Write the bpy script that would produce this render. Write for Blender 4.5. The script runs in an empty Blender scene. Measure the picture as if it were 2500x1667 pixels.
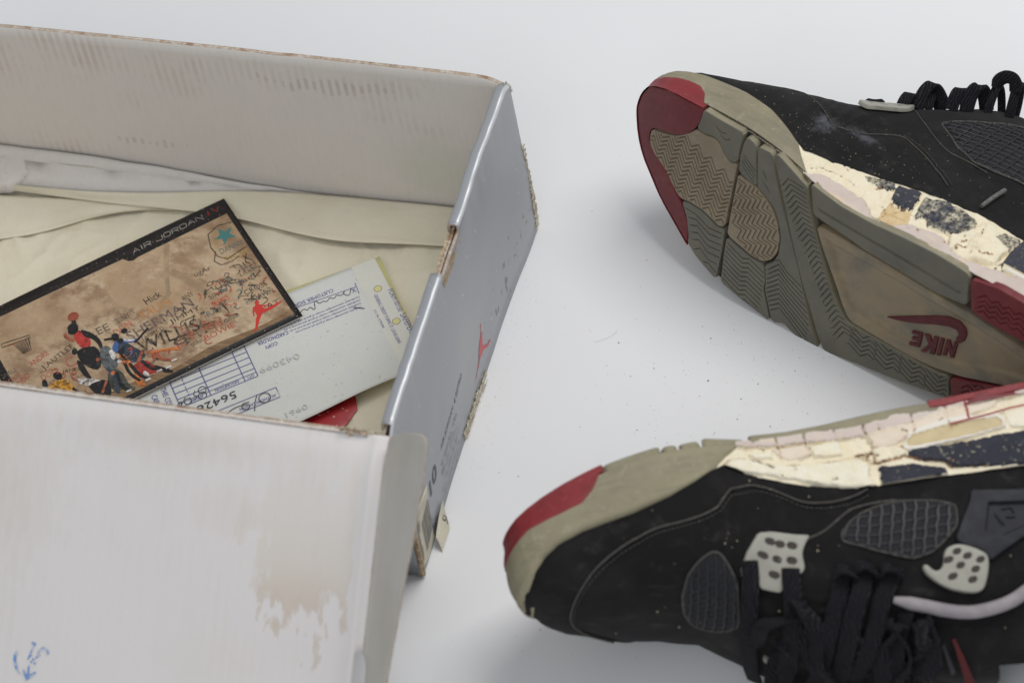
import bpy, bmesh, math, random, json
import numpy as np
from mathutils import Matrix, Vector
from mathutils.geometry import delaunay_2d_cdt, tessellate_polygon

# ------------------------------------------------------------------ camera, world, lamps, exposure
SC = bpy.context.scene
COL = SC.collection
random.seed(7); RNG = np.random.default_rng(7)
CAM = np.array([0.373, -0.7343, 1.18])
CR = np.array([[0.963, 0.2433, -0.116], [-0.1214, 0.7759, 0.6191], [-0.2406, 0.5821, -0.7767]])
cd = bpy.data.cameras.new('camera'); cam = bpy.data.objects.new('camera', cd); COL.objects.link(cam)
cd.sensor_width = 36; cd.lens = 102.83; cd.clip_start = .05; cd.clip_end = 60
mw = Matrix.Identity(4)
for i in range(3):
    mw[i][0] = CR[0][i]; mw[i][1] = CR[1][i]; mw[i][2] = -CR[2][i]; mw[i][3] = CAM[i]
cam.matrix_world = mw
cd.dof.use_dof = True; cd.dof.focus_distance = 1.505; cd.dof.aperture_fstop = 8
SC.camera = cam
W_ = bpy.data.worlds.new('World'); SC.world = W_; W_.use_nodes = True
bg = W_.node_tree.nodes['Background']; bg.inputs[0].default_value = (.93, .96, 1, 1); bg.inputs[1].default_value = .39
def area(name, loc, target, sx, sy, power, col=(1, 1, 1)):
    l = bpy.data.lights.new(name, 'AREA'); l.shape = 'RECTANGLE'; l.size = sx; l.size_y = sy; l.energy = power; l.color = col
    o = bpy.data.objects.new(name, l); COL.objects.link(o); o.location = loc
    o.rotation_euler = (Vector(target) - Vector(loc)).to_track_quat('-Z', 'Y').to_euler()
area('overhead_softbox', (.52, .62, 1.48), (.05, .1, 0), 1.0, .85, 15.2, (1, .985, .96))
area('front_softbox', (.0, -1.25, 1.25), (0, .15, .03), 1.3, 1.0, 7.2, (.96, .975, 1))
SC.view_settings.view_transform = 'Standard'; SC.view_settings.look = 'None'
SC.view_settings.exposure = 0.0; SC.view_settings.gamma = 1.0
SC.render.engine = 'CYCLES'

D = json.loads('''{"toe_red":[[47.8,-25.2],[45.3,-17.4],[41.0,-10.9],[35.7,-7.2],[30.6,-0.3],[23.8,3.3],[16.9,5.7],[12.7,9.8],[11.8,14.3],[13.3,18.9],[17.0,21.5],[25.1,24.4],[33.4,28.1],[40.0,33.1],[45.1,39.2],[48.3,46.1],[49.3,51.6],[49.4,55.5]],"pod":[[14.1,18.3],[13.1,13.2],[13.9,8.6],[17.7,5.2],[25.4,2.8],[32.4,-2.7],[38.2,-7.6],[41.3,-8.1],[47.0,-6.2],[56.0,-5.7],[62.8,-7.4],[68.2,-9.4],[71.4,-7.5],[74.9,34.4],[70.4,32.3],[66.3,36.0],[61.7,40.7],[58.8,41.3],[52.9,39.5],[46.8,39.5],[42.2,34.3],[33.5,26.9],[26.5,23.3]],"grA":[[48.8,45.9],[50.3,54.0],[76.8,54.8],[75.1,43.9],[74.9,35.8],[70.7,33.7],[66.1,37.4],[61.8,42.3],[58.1,42.5],[51.7,40.8],[47.0,40.8]],"grB":[[49.0,-28.6],[48.3,-32.2],[55.2,-37.3],[64.6,-41.4],[69.7,-43.5],[71.4,-23.0],[71.6,-9.4],[67.6,-11.0],[56.2,-7.4],[47.1,-7.8],[41.7,-9.6],[46.1,-16.9]],"pivot":[[76.6,28.7],[82.6,27.4],[88.6,25.9],[93.3,22.9],[98.6,18.2],[102.3,11.6],[104.8,2.8],[104.5,-6.0],[101.7,-12.4],[96.5,-16.4],[89.6,-16.0],[82.4,-13.7],[76.3,-12.1],[74.0,-10.6],[74.8,3.7]],"grC":[[79.5,53.5],[84.5,51.8],[87.9,27.5],[82.4,28.8],[76.7,30.9],[76.6,39.8],[77.8,49.2]],"grD":[[86.3,51.3],[94.6,51.2],[95.9,46.0],[100.9,30.8],[108.9,12.1],[117.2,-7.8],[125.1,-28.2],[123.3,-26.3],[128.9,-38.8],[134.4,-49.8],[136.7,-53.6],[125.4,-53.6],[113.8,-47.8],[107.1,-51.0],[100.5,-32.6],[100.5,-27.4],[98.8,-17.9],[103.1,-14.5],[106.0,-6.7],[106.2,3.6],[103.5,13.3],[99.8,20.3],[93.9,25.2],[88.9,27.1]],"grE":[[73.9,-13.8],[82.6,-16.0],[89.8,-18.2],[97.9,-18.1],[99.6,-27.9],[99.1,-33.4],[105.3,-51.2],[84.5,-46.3],[74.8,-43.7],[73.3,-42.4],[73.3,-24.0]],"chev":[[97.4,52.6],[116.5,42.0],[116.6,39.1],[120.8,26.5],[127.8,9.2],[139.7,-15.8],[130.6,6.0],[140.2,-13.3],[146.2,-23.7],[150.1,-27.4],[157.2,-27.6],[171.9,-28.7],[187.5,-29.2],[203.0,-29.6],[210.3,-28.3],[212.9,-40.9],[185.5,-45.6],[161.2,-48.8],[139.6,-52.0],[134.4,-43.6],[128.7,-31.0],[122.1,-17.4],[116.3,-3.5],[109.7,14.0],[112.5,10.0],[104.6,27.8],[97.2,47.6]],"bar":[[118.9,43.3],[125.9,41.5],[137.4,38.8],[156.0,37.9],[174.0,38.8],[192.0,38.8],[205.6,37.5],[211.3,36.4],[213.0,19.9],[195.3,18.4],[186.1,19.3],[167.6,21.0],[153.6,22.3],[144.1,24.3],[129.8,26.5],[122.6,27.9]],"barin":[[123.4,33.3],[125.9,30.7],[144.3,29.3],[166.6,27.6],[185.1,25.8],[207.9,23.5],[209.1,26.1],[184.7,28.4],[166.3,29.7],[144.0,31.4]],"arch":[[125.2,20.7],[131.0,8.7],[139.5,-6.0],[146.6,-19.2],[149.6,-23.5],[152.8,-25.6],[171.6,-26.9],[187.3,-28.0],[202.6,-27.0],[217.3,-23.9],[238.5,-16.5],[250.8,-9.6],[247.2,10.2],[218.2,15.1],[203.2,15.8],[172.5,18.6],[145.3,21.1],[128.4,22.0]],"archin":[[128.0,18.9],[133.2,9.9],[140.6,-4.5],[147.8,-16.7],[152.0,-21.3],[163.2,-22.6],[179.0,-23.9],[194.4,-23.6],[216.3,-18.1],[237.3,-9.5],[249.7,-3.9],[247.8,6.8],[218.9,11.0],[196.2,12.3],[173.2,14.4],[149.9,15.7],[135.8,16.4]],"redM":[[212.8,36.0],[216.2,18.2],[225.4,16.3],[246.3,14.7],[241.3,42.6],[228.5,40.3]],"swoosh":[[171.0,-12.2],[183.7,-4.6],[197.6,3.6],[204.6,6.8],[210.5,7.4],[214.3,5.0],[215.6,1.5],[214.9,-2.7],[212.7,-5.4],[210.7,-6.4],[210.1,-3.4],[211.3,-0.6],[209.7,1.5],[205.6,1.2],[198.5,-1.6],[191.4,-5.2],[184.3,-8.4],[177.0,-10.9]],"letN":[[209.9,-4.7],[211.5,-5.1],[210.0,-14.4],[204.9,-15.3],[205.8,-5.0]],"letI":[[202.6,-3.5],[205.2,-3.2],[202.7,-15.8],[200.0,-16.0]],"letK":[[188.8,-8.0],[201.1,-3.9],[198.9,-16.2],[190.8,-17.9],[192.5,-11.8]],"letE":[[183.8,-10.4],[189.2,-8.1],[189.0,-18.6],[184.1,-19.7],[184.5,-16.9],[186.6,-16.0],[186.7,-14.3],[184.5,-14.7],[184.9,-11.9],[187.0,-11.1]],"w1_pinktop":[[113.1,2.8],[117.9,9.6],[130.7,12.0],[143.7,12.4],[152.9,4.4],[155.9,5.5],[160.2,7.1],[169.5,10.9],[180.2,12.5],[188.9,12.8],[195.9,7.7],[204.9,7.9],[218.6,11.7],[232.7,14.6]],"w1_flakeA":[[150.2,30.9],[162.9,34.0],[165.1,21.6],[159.8,18.6],[152.3,21.0]],"w1_flakeB":[[164.8,32.5],[177.8,35.6],[187.2,35.0],[196.6,31.7],[195.4,23.7],[190.2,16.5],[182.9,15.2],[176.8,16.2],[172.6,20.0],[169.5,16.4],[167.3,21.8]],"w1_foamchunk":[[190.2,16.5],[196.6,26.1],[197.7,32.7],[204.5,33.6],[215.8,33.1],[216.9,24.2],[216.8,14.4],[210.0,11.2],[201.0,6.9],[193.6,8.4]],"w1_foamB":[[152.9,20.1],[160.5,17.7],[165.1,20.9],[169.5,10.9],[162.7,3.4],[154.7,4.5],[153.5,14.4]],"w2_whitechunk":[[99.2,16.2],[105.6,12.8],[113.6,11.3],[120.6,12.6],[126.2,16.5],[136.2,18.6],[145.8,19.9],[159.0,20.1],[167.6,22.1],[169.9,25.7],[168.3,33.7],[170.4,36.9],[169.0,38.4],[149.2,31.7],[134.3,25.7],[116.1,19.7]],"w2_window":[[189.1,18.4],[193.5,14.8],[211.0,12.3],[234.1,13.2],[236.5,16.4],[235.8,18.9],[222.1,20.1],[208.5,20.6],[195.0,21.2],[189.8,20.8]],"w2_darkA":[[189.3,22.3],[207.9,22.8],[221.3,22.6],[244.9,22.4],[240.7,35.8],[217.0,36.8],[205.7,34.6],[204.0,31.3],[192.8,28.5],[189.1,25.3]],"w2_darkB":[[174.1,27.2],[186.1,29.1],[194.6,31.5],[203.8,34.3],[203.3,38.0],[189.7,39.1],[171.0,38.2]],"w2_pinktop":[[112.1,4.5],[131.6,6.0],[144.8,6.5],[171.7,9.7],[195.4,8.2],[220.2,3.9],[245.0,1.9]],"w2_redline":[[212.2,12.9],[221.7,12.3],[231.2,11.8],[241.6,10.7],[248.5,10.7]],"u1_seamA":[[77.3,32.6],[82.2,32.1],[89.6,30.6],[100.3,27.8],[108.1,28.1],[115.5,31.1],[124.1,38.1],[130.3,40.6],[138.5,35.5],[147.9,27.8],[156.1,21.4],[168.9,11.3],[179.6,3.1]],"u1_seamB":[[125.8,65.2],[135.2,55.5],[148.8,41.1],[158.2,37.1],[168.5,35.4]],"u2_seamA":[[40.4,75.2],[29.3,63.4],[23.5,51.7],[21.5,42.6],[22.7,34.0],[27.2,25.3],[35.0,18.9],[45.7,14.5],[58.8,11.4],[71.2,12.2],[85.9,16.4],[96.2,17.7],[95.0,15.8],[101.5,13.4],[108.1,9.7],[113.4,5.7],[119.6,5.0],[126.6,6.6],[134.8,9.6],[143.8,8.9],[153.7,6.7],[166.8,3.5],[180.0,1.5],[196.8,0.0],[203.8,0.0],[216.9,0.0],[239.5,0.0]],"u2_seamB":[[134.0,27.7],[141.0,23.6],[150.0,15.5],[157.8,9.7],[168.9,8.5],[177.1,8.7]],"u2_net":[[148.3,26.3],[149.2,22.5],[154.1,17.4],[159.8,13.1],[168.1,10.6],[177.9,9.4],[194.7,12.3],[203.0,15.5],[200.9,25.0],[194.7,30.6],[186.9,35.9],[177.5,37.4],[168.5,34.0],[157.0,29.2],[150.0,27.9]],"u2_plateh":[[115.1,33.4],[119.6,33.5],[124.9,33.1],[110.6,41.2],[116.7,41.0],[123.3,40.2],[113.9,48.6]],"u2_tab":[[191.0,37.5],[193.5,35.0],[199.7,34.6],[208.7,39.4],[210.3,42.8],[207.9,49.9],[203.8,57.4],[197.6,57.3],[188.6,53.9],[181.2,46.7],[179.6,42.2],[182.0,41.0],[184.5,44.8],[186.9,45.2],[189.4,43.0]],"u2_tabh":[[196.4,38.1],[200.5,40.7],[205.8,43.1],[191.9,41.3],[196.4,44.5],[202.5,47.1],[191.9,48.8],[200.1,51.5]],"u2_wing":[[211.2,9.4],[235.8,13.7],[229.6,35.0],[210.8,43.9],[209.9,41.7],[208.3,38.9],[199.7,34.6],[197.6,32.0],[203.8,22.4],[209.1,14.9]],"u2_wingin":[[217.3,16.5],[233.7,19.7],[231.3,29.6],[220.2,33.5],[212.0,30.2]],"u2_strip":[[166.4,57.2],[177.5,59.3],[186.5,63.0],[195.6,65.6],[205.4,65.1],[215.7,63.1],[221.8,60.3]],"graf":[["J.AUTLEE",20.3,42.7,21.8,5.7,14.0,0],["ANDRE",15.5,49.6,12.2,4.7,12.0,1],["TODD",3.3,39.8,11.4,4.7,26.0,1],["WELL",0.1,50.6,8.9,3.6,10.0,2],["RODI",-0.9,45.8,9.7,3.6,9.0,3],["JAMES",27.0,35.3,10.0,4.0,-20.0,0],["LOUIS",30.4,28.5,6.9,2.5,-8.0,0],["LEE",50.1,48.9,11.4,6.2,0.0,2],["TINY T",65.6,49.9,12.2,4.4,7.0,2],["DON",62.2,42.1,10.8,6.8,12.0,4],["SHERMAN",66.5,35.4,41.4,8.3,4.0,5],["RALPH",77.8,45.5,18.9,7.3,0.0,6],["Hick",83.9,52.9,10.1,6.2,5.0,0],["WILLIS",67.9,24.4,35.7,11.5,-5.0,0],["JIMMY",89.4,32.6,18.7,5.2,2.0,0],["TAMMY D",71.7,31.9,14.0,3.3,2.0,0],["6",85.0,17.9,8.3,8.9,1.0,0],["ugAr",113.8,54.6,10.3,5.7,1.0,0],["Jack",130.9,36.5,13.6,6.2,-3.0,0],["CROSS",131.1,29.0,13.9,4.7,-0.0,0],["JEFF",69.4,16.5,21.5,5.7,-8.0,1],["JOE",101.7,17.4,11.7,6.2,-2.0,1],["BOWIE",100.4,12.6,18.4,5.2,1.0,1],["ANY",101.6,44.1,7.1,4.2,9.0,0],["DAWN",133.1,23.5,12.4,4.2,-6.0,0],["DANNY",132.3,62.3,14.3,5.2,-2.0,7],["THOM",132.2,55.1,13.7,5.7,-3.0,8],["DOPE",16.8,37.6,10.5,4.7,2.0,1],["C",31.4,37.1,5.5,9.4,1.0,3],["JAKE",15.6,31.6,7.7,3.1,8.0,2],["PAT",134.3,14.3,10.6,4.7,-4.0,0],["KRIS",113.5,30.9,10.5,5.2,4.0,4],["RAY",108.0,27.0,10.0,4.7,-2.0,9],["SIRT",113.7,37.2,9.0,3.6,-2.0,0],["SHEL",119.4,43.6,8.7,4.4,5.0,4],["LILLY",134.6,42.4,9.4,3.1,1.0,2],["DUNK",92.6,13.4,7.3,2.9,1.0,2],["GINO",113.9,18.0,9.2,3.3,1.0,0],["LOU",129.1,22.9,7.5,3.1,1.0,9]],"players":[["r",[[43.3,58.6],[46.1,58.6],[48.8,52.3],[48.7,46.7],[46.5,43.8],[43.4,44.0],[41.9,48.8],[42.0,54.4]]],["k",[[46.8,58.1],[49.6,55.0],[52.4,49.9],[53.4,44.9],[52.4,39.2],[50.7,38.8],[51.1,43.9],[49.9,48.5],[46.8,51.8]]],["k",[[40.3,60.0],[44.0,63.2],[45.8,66.5],[47.6,65.3],[46.7,62.1],[46.9,59.4],[44.1,56.1],[41.4,57.3]]],["s",[[38.1,60.2],[39.6,60.5],[39.9,55.8],[42.1,53.7],[40.9,52.0],[38.9,54.6],[37.6,57.4]]],["k",[[40.6,45.9],[45.7,45.0],[49.9,42.2],[49.4,33.7],[45.0,26.7],[41.2,30.5],[38.7,37.2],[38.7,43.4]]],["k",[[37.0,40.8],[39.4,36.7],[39.0,29.5],[39.4,24.3],[37.6,24.3],[35.8,30.4]]],["k",[[60.0,45.5],[63.0,44.0],[62.4,40.6],[59.3,39.6],[58.5,42.7]]],["b",[[60.0,40.4],[64.9,39.0],[69.4,34.7],[72.5,34.5],[69.4,32.8],[63.4,35.6],[61.0,32.2],[57.6,30.7],[55.4,36.0]]],["w",[[63.5,39.9],[68.9,35.7],[68.2,34.2],[63.8,36.6]]],["n",[[60.2,37.7],[63.8,36.6],[67.0,29.4],[69.7,23.2],[68.6,20.8],[61.3,20.7],[59.5,26.9],[58.0,31.7]]],["o",[[58.9,33.6],[60.0,27.9],[61.3,20.7],[59.4,18.3],[55.7,24.5]]],["d",[[60.0,19.8],[68.2,19.9],[70.0,13.7],[73.3,9.0],[72.4,7.1],[66.2,9.4],[60.6,8.9],[59.5,14.5]]],["k",[[69.0,15.6],[77.7,4.8],[76.5,3.1],[72.2,6.6]]],["g",[[50.9,40.2],[55.2,39.8],[55.6,34.5],[55.9,26.9],[53.1,22.5],[48.1,23.4],[47.4,30.1],[48.8,35.4]]],["w",[[53.8,36.4],[56.4,35.3],[55.7,29.5],[53.1,28.7]]],["h",[[48.3,23.9],[54.5,21.6],[54.0,8.3],[56.4,5.5],[54.8,4.1],[50.4,8.3],[46.1,8.7],[44.7,15.8]]],["k",[[37.8,47.8],[40.2,48.1],[40.0,44.4],[37.7,43.4],[36.9,45.3]]],["k",[[22.6,38.6],[25.9,38.9],[27.1,34.4],[24.8,32.2],[22.4,35.0]]],["y",[[17.6,32.1],[22.7,33.6],[28.0,31.3],[29.0,25.1],[28.5,17.8],[20.7,24.7],[15.0,30.2]]],["k",[[16.6,38.3],[18.7,36.9],[17.4,31.6],[15.0,30.2],[15.1,34.4]]],["w",[[32.2,28.5],[35.2,27.1],[42.5,21.0],[42.6,17.2],[35.2,20.9],[31.7,25.1]]],["k",[[35.5,21.4],[46.4,19.6],[45.1,10.6],[41.7,6.8],[37.7,10.1],[36.1,16.7]]],["o",[[59.9,15.5],[60.6,8.9],[61.7,3.2],[58.5,4.2],[57.4,9.8]]],["w",[[64.5,13.6],[66.2,9.4],[64.7,8.0],[62.7,10.5]]]],"drips":[[[[110.2,85.4],[103.0,70.5],[96.8,53.8]],4.285714285714286],[[[104.5,66.8],[108.7,58.7],[112.2,46.0],[118.1,36.8]],5.714285714285714],[[[110.6,58.7],[114.6,57.3]],4.761904761904762],[[[97.6,54.6],[90.0,48.1],[86.8,34.9]],4.761904761904762],[[[100.0,51.7],[105.8,36.2],[105.1,18.8],[106.3,15.5]],2.857142857142857],[[[118.7,26.2],[118.1,15.1]],3.3333333333333335]]}''')
PPS = json.loads('''[{"HX":[5.0,20.0,40.0,60.0,80.0,100.0,120.0,140.0,160.0,180.0,200.0,250.0,300.0],"HZ":[36.8,46.7,56.9,67.9,79.5,94.4,114.2,132.1,140.1,139.2,137.3,136.0,150.0],"NX":[0.0,60.0,120.0,300.0],"N":[2.2,2.4,2.5,2.5],"YX":[0.0,50.0,110.0,160.0,300.0],"YC":[11.4,3.1,15.1,24.7,24.7],"E":[6.0,5.0,2.8,2.0],"M":[0.0,0.0,3.0,6.0,5.0,0.0]},{"HX":[5.0,20.0,40.0,60.0,80.0,100.0,120.0,140.0,160.0,180.0,200.0,250.0,300.0],"HZ":[48.8,58.0,64.6,66.9,71.5,88.7,102.3,110.7,117.4,123.8,130.4,137.3,150.0],"NX":[0.0,60.0,120.0,300.0],"N":[2.2,2.4,2.5,2.5],"YX":[0.0,50.0,110.0,160.0,300.0],"YC":[5.5,0.0,-11.4,-6.0,-6.0],"E":[7.7,3.0,5.5,2.0],"M":[0.0,0.0,3.0,6.0,5.0,0.0]}]''')
PPS[1]['E'][0] = 4.0; PPS[0]['E'][0] = 4.0
H, WB, LB = .116, .2286, .335

# ------------------------------------------------------------------ materials
def L_(c): return tuple(((x / 255) / 12.92 if x <= 10 else ((x / 255 + .055) / 1.055) ** 2.4) for x in c) + (1,)
def mat(name, col, rough=.7, layers=(), bump=(), metal=0., spec=.5, coat=0., sheen=0., sss=0.):
    """col and layer colours are linear albedo. layer = (kind, scale, lo, hi, colour, extra)"""
    m = bpy.data.materials.new(name); m.use_nodes = True; nt = m.node_tree; N = nt.nodes; K = nt.links
    b = N['Principled BSDF']; b.inputs['Roughness'].default_value = rough; b.inputs['Metallic'].default_value = metal
    b.inputs['Specular IOR Level'].default_value = spec; b.inputs['Coat Weight'].default_value = coat
    b.inputs['Sheen Weight'].default_value = sheen; b.inputs['Subsurface Weight'].default_value = sss
    if sss: b.inputs['Subsurface Radius'].default_value = (.004, .003, .002); b.inputs['Subsurface Scale'].default_value = 1.
    tc = N.new('ShaderNodeTexCoord')
    def vec(sc):
        mp = N.new('ShaderNodeMapping'); mp.inputs['Scale'].default_value = sc if isinstance(sc, tuple) else (sc,) * 3
        K.new(tc.outputs['Object'], mp.inputs[0]); return mp.outputs[0]
    def math_(op, a, bb):
        n = N.new('ShaderNodeMath'); n.operation = op
        for i, v in enumerate((a, bb)):
            if isinstance(v, (int, float)): n.inputs[i].default_value = v
            else: K.new(v, n.inputs[i])
        return n.outputs[0]
    def fac(l):
        kind, sc, lo, hi = l[0], l[1], l[2], l[3]; ex = l[5] if len(l) > 5 else {}
        if kind == 'noise':
            n = N.new('ShaderNodeTexNoise'); n.inputs['Scale'].default_value = 1; n.inputs['Detail'].default_value = ex.get('detail', 5)
            n.inputs['Roughness'].default_value = ex.get('rough', .6); K.new(vec(sc), n.inputs['Vector']); o = n.outputs[0]
        elif kind == 'voro':
            n = N.new('ShaderNodeTexVoronoi'); n.inputs['Scale'].default_value = 1; K.new(vec(sc), n.inputs['Vector']); o = n.outputs['Distance']
        elif kind == 'wave':
            n = N.new('ShaderNodeTexWave'); n.inputs['Scale'].default_value = 1; n.bands_direction = ex.get('dir', 'X'); n.inputs['Distortion'].default_value = ex.get('dist', .6)
            n.inputs['Detail'].default_value = 2; n.inputs['Detail Scale'].default_value = 1.5; K.new(vec(sc), n.inputs['Vector']); o = n.outputs['Fac']
        elif kind == 'blob':     # an irregular stain round a point of the object: ex at, rad, edge noise
            s = N.new('ShaderNodeVectorMath'); s.operation = 'SUBTRACT'; K.new(tc.outputs['Object'], s.inputs[0]); s.inputs[1].default_value = ex['at']
            d = N.new('ShaderNodeVectorMath'); d.operation = 'DIVIDE'; K.new(s.outputs[0], d.inputs[0]); d.inputs[1].default_value = ex['rad']
            ln = N.new('ShaderNodeVectorMath'); ln.operation = 'LENGTH'; K.new(d.outputs[0], ln.inputs[0])
            n = N.new('ShaderNodeTexNoise'); n.inputs['Scale'].default_value = 1; n.inputs['Detail'].default_value = 6; K.new(vec(sc), n.inputs['Vector'])
            o = math_('ADD', math_('SUBTRACT', 1.0, ln.outputs['Value']), math_('MULTIPLY', math_('SUBTRACT', n.outputs[0], .5), ex.get('amp', 1.2)))
        r = N.new('ShaderNodeMapRange'); r.interpolation_type = 'SMOOTHSTEP'; r.inputs['From Min'].default_value = lo; r.inputs['From Max'].default_value = hi
        K.new(o, r.inputs['Value']); f = r.outputs[0]
        if 'mul' in ex: f = math_('MULTIPLY', f, fac(ex['mul']))
        return math_('MULTIPLY', f, ex.get('amt', 1.0))
    rgb = N.new('ShaderNodeRGB'); rgb.outputs[0].default_value = tuple(col[:3]) + (1,); cur = rgb.outputs[0]
    for l in layers:
        mx = N.new('ShaderNodeMix'); mx.data_type = 'RGBA'; K.new(fac(l), mx.inputs['Factor']); K.new(cur, mx.inputs['A']); mx.inputs['B'].default_value = tuple(l[4][:3]) + (1,)
        cur = mx.outputs['Result']
    K.new(cur, b.inputs['Base Color'])
    prev = None
    for (l, st, dist) in bump:
        bp = N.new('ShaderNodeBump'); bp.inputs['Strength'].default_value = st; bp.inputs['Distance'].default_value = dist
        K.new(fac(l), bp.inputs['Height'])
        if prev: K.new(prev, bp.inputs['Normal'])
        prev = bp.outputs[0]
    if prev: K.new(prev, b.inputs['Normal'])
    return m
def nz(s, lo=.3, hi=.7, col=(0, 0, 0), **k): return ('noise', s, lo, hi, col, k)
BR = (.42, .30, .19)
MT = {}
MT['table'] = mat('white_table', (.80, .805, .82), .55, [nz(3., .3, .8, (.77, .775, .79))], spec=.3)
flute = ('wave', (72, 1, 1), 0., 1., (0, 0, 0), dict(dist=1.2))
MT['liner'] = mat('white_card_liner', (.71, .672, .632), .85,
    [nz(14., .35, .7, (.70, .65, .60), amt=.7), nz((500, 500, 60), .35, .75, (.64, .62, .60), amt=.5),
     ('wave', (72, 1, 1), .1, .7, (.48, .40, .32), dict(dist=2, amt=.4, mul=nz((16, 16, 22), .56, .74))),
     ('blob', (70, 70, 70), .1, .5, (.40, .30, .20), dict(at=(-.135, .2256, .098), rad=(.09, 1, .012), amp=3.2, amt=.10, mul=('wave', (72, 1, 1), .35, .75, (0, 0, 0), dict(dist=1)))),
     ('blob', (90, 90, 90), .15, .4, (.25, .19, .13), dict(at=(-.09, .2256, .096), rad=(.045, 1, .005), amp=3.4, amt=.2, mul=('wave', (72, 1, 1), .45, .75, (0, 0, 0), dict(dist=1)))),
     ('blob', (90, 90, 90), .15, .4, (.25, .19, .13), dict(at=(-.215, .2256, .036), rad=(.03, 1, .004), amp=3.2, amt=.2, mul=('wave', (72, 1, 1), .45, .75, (0, 0, 0), dict(dist=1)))),
     ('blob', (60, 60, 60), .1, .9, (.52, .55, .46), dict(at=(-.045, .2256, .04), rad=(.05, 1, .05), amp=1., amt=.35)),
     nz((190, 260, 260), .73, .79, (.36, .26, .16), amt=.45, detail=3, mul=nz(20., .42, .6))],
    [(flute, .12, .0005), (nz(900.), .15, .0003)], spec=.2)
lid_n = (0, -math.sin(math.radians(40)), math.cos(math.radians(40)))
LV = np.array([0, -math.cos(math.radians(40)), -math.sin(math.radians(40))]); LN = np.array(lid_n)
def lidp(x, s, w=0.): return np.array([x, 0, H]) + np.asarray(s)[..., None] * LV + np.asarray(w)[..., None] * LN if np.ndim(s) else np.array([x, 0, H]) + s * LV + w * LN
def lb(x, s, rx, rs, **k): return ('blob', k.pop('sc', (260, 70, 70)), k.pop('lo', .0), k.pop('hi', .3), k.pop('col', (.60, .525, .45)), dict(at=tuple(lidp(x, s)), rad=(rx, rs * .77, rs * .75), **k))
MT['lidliner'] = mat('stained_card_liner', (.69, .665, .655), .8,
    [nz(9., .4, .75, (.655, .622, .60), amt=.8),
     lb(-.034, .052, .030, .058, amp=2.6, amt=.75, lo=.05, hi=.20, col=(.62, .555, .48), sc=(110, 40, 40), mul=lb(-.036, .100, .09, .098, amp=.0, hi=.75)), lb(-.034, .052, .030, .058, amp=2.6, amt=.35, lo=-.03, hi=.05, col=(.47, .36, .26), sc=(110, 40, 40), mul=lb(-.036, .100, .05, .05, amp=.0, hi=.5)), lb(-.034, .052, .030, .058, amp=2.6, amt=.35, lo=.08, hi=.35, col=(.645, .60, .55), sc=(110, 40, 40)),
     nz((160, 30, 30), .55, .75, (.60, .545, .49), amt=.35, mul=lb(-.03, .05, .05, .08, amp=.8, hi=.9)),
     lb(-.20, .05, .055, .09, amp=1.3, amt=.5, hi=1., col=(.60, .55, .49)), lb(-.10, .014, .07, .02, amp=1.4, amt=.4, hi=1., col=(.60, .54, .47)), lb(-.075, .045, .02, .02, amp=1.6, amt=.2, hi=.8),
     ('wave', (62, 1, 1), .25, .8, (.56, .47, .39), dict(dist=2.5, amt=.13, mul=nz((22, 16, 16), .5, .72))),
     nz((300, 300, 300), .74, .80, (.38, .28, .17), amt=.35, detail=3, mul=nz(25., .45, .6))],
    [(('wave', (62, 1, 1), 0., 1., (0, 0, 0), dict(dist=1.6)), .035, .0004), (nz((60, 8, 8)), .12, .0012), (nz(700.), .1, .0003)], spec=.2)
MT['flapliner'] = mat('grey_card_liner', (.50, .485, .45), .8, [nz(18., .35, .7, (.46, .44, .385)), nz((40, 40, 300), .6, .8, (.40, .36, .28), amt=.4)], [(nz(700.), .1, .0003)], spec=.2)
MT['kraft'] = mat('torn_brown_card', (.40, .27, .16), .9, [nz(500., .35, .65, (.62, .52, .38)), nz(150., .5, .7, (.24, .15, .085))], [(nz(1500.), .5, .0006)], spec=.1)
MT['edge'] = mat('card_edge', (.43, .33, .25), .9, [nz(400., .4, .65, (.58, .53, .46)), nz(120., .5, .7, (.30, .19, .12))], [(nz(1500.), .3, .0004)], spec=.1)
MT['tornpaper'] = mat('torn_cream_paper', (.66, .60, .47), .9, [nz(300., .4, .7, (.42, .36, .25)), nz(900., .45, .7, (.75, .71, .62))], [(nz(1200.), .5, .0006)], spec=.1)
MT['silver'] = mat('silver_print', (.33, .345, .375), .36,
    [nz(8., .35, .7, (.355, .367, .39)), ('blob', (60, 60, 60), .1, .9, (.41, .42, .42), dict(at=(0, .11, .04), rad=(1, .05, .05), amp=1., amt=.6)), nz((300, 300, 120), .70, .735, (.62, .6, .55), amt=.8, detail=2),
     ('blob', (200, 160, 160), .12, .3, (.13, .125, .08), dict(at=(0, .178, .022), rad=(1, .040, .020), amp=2.6, amt=.9, mul=nz((260, 180, 90), .58, .66, detail=2)))],
    [(nz((60, 60, 60), .2, .8), .04, .002)], metal=.3, spec=.5)
MT['silveredge'] = mat('rubbed_edge_highlight', (.60, .615, .64), .33, [nz((300, 60, 300), .5, .75, (.42, .435, .46), amt=.8), nz((900, 500, 900), .62, .70, (.72, .70, .66), amt=.8)], metal=.25, spec=.6)  # rubbed silver, with the bright highlight along the edge painted into the colour
MT['slot'] = mat('dark_slot_shade', (.05, .04, .035), .9)  # shade inside the torn card gap painted dark; also colours the plate holes
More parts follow.
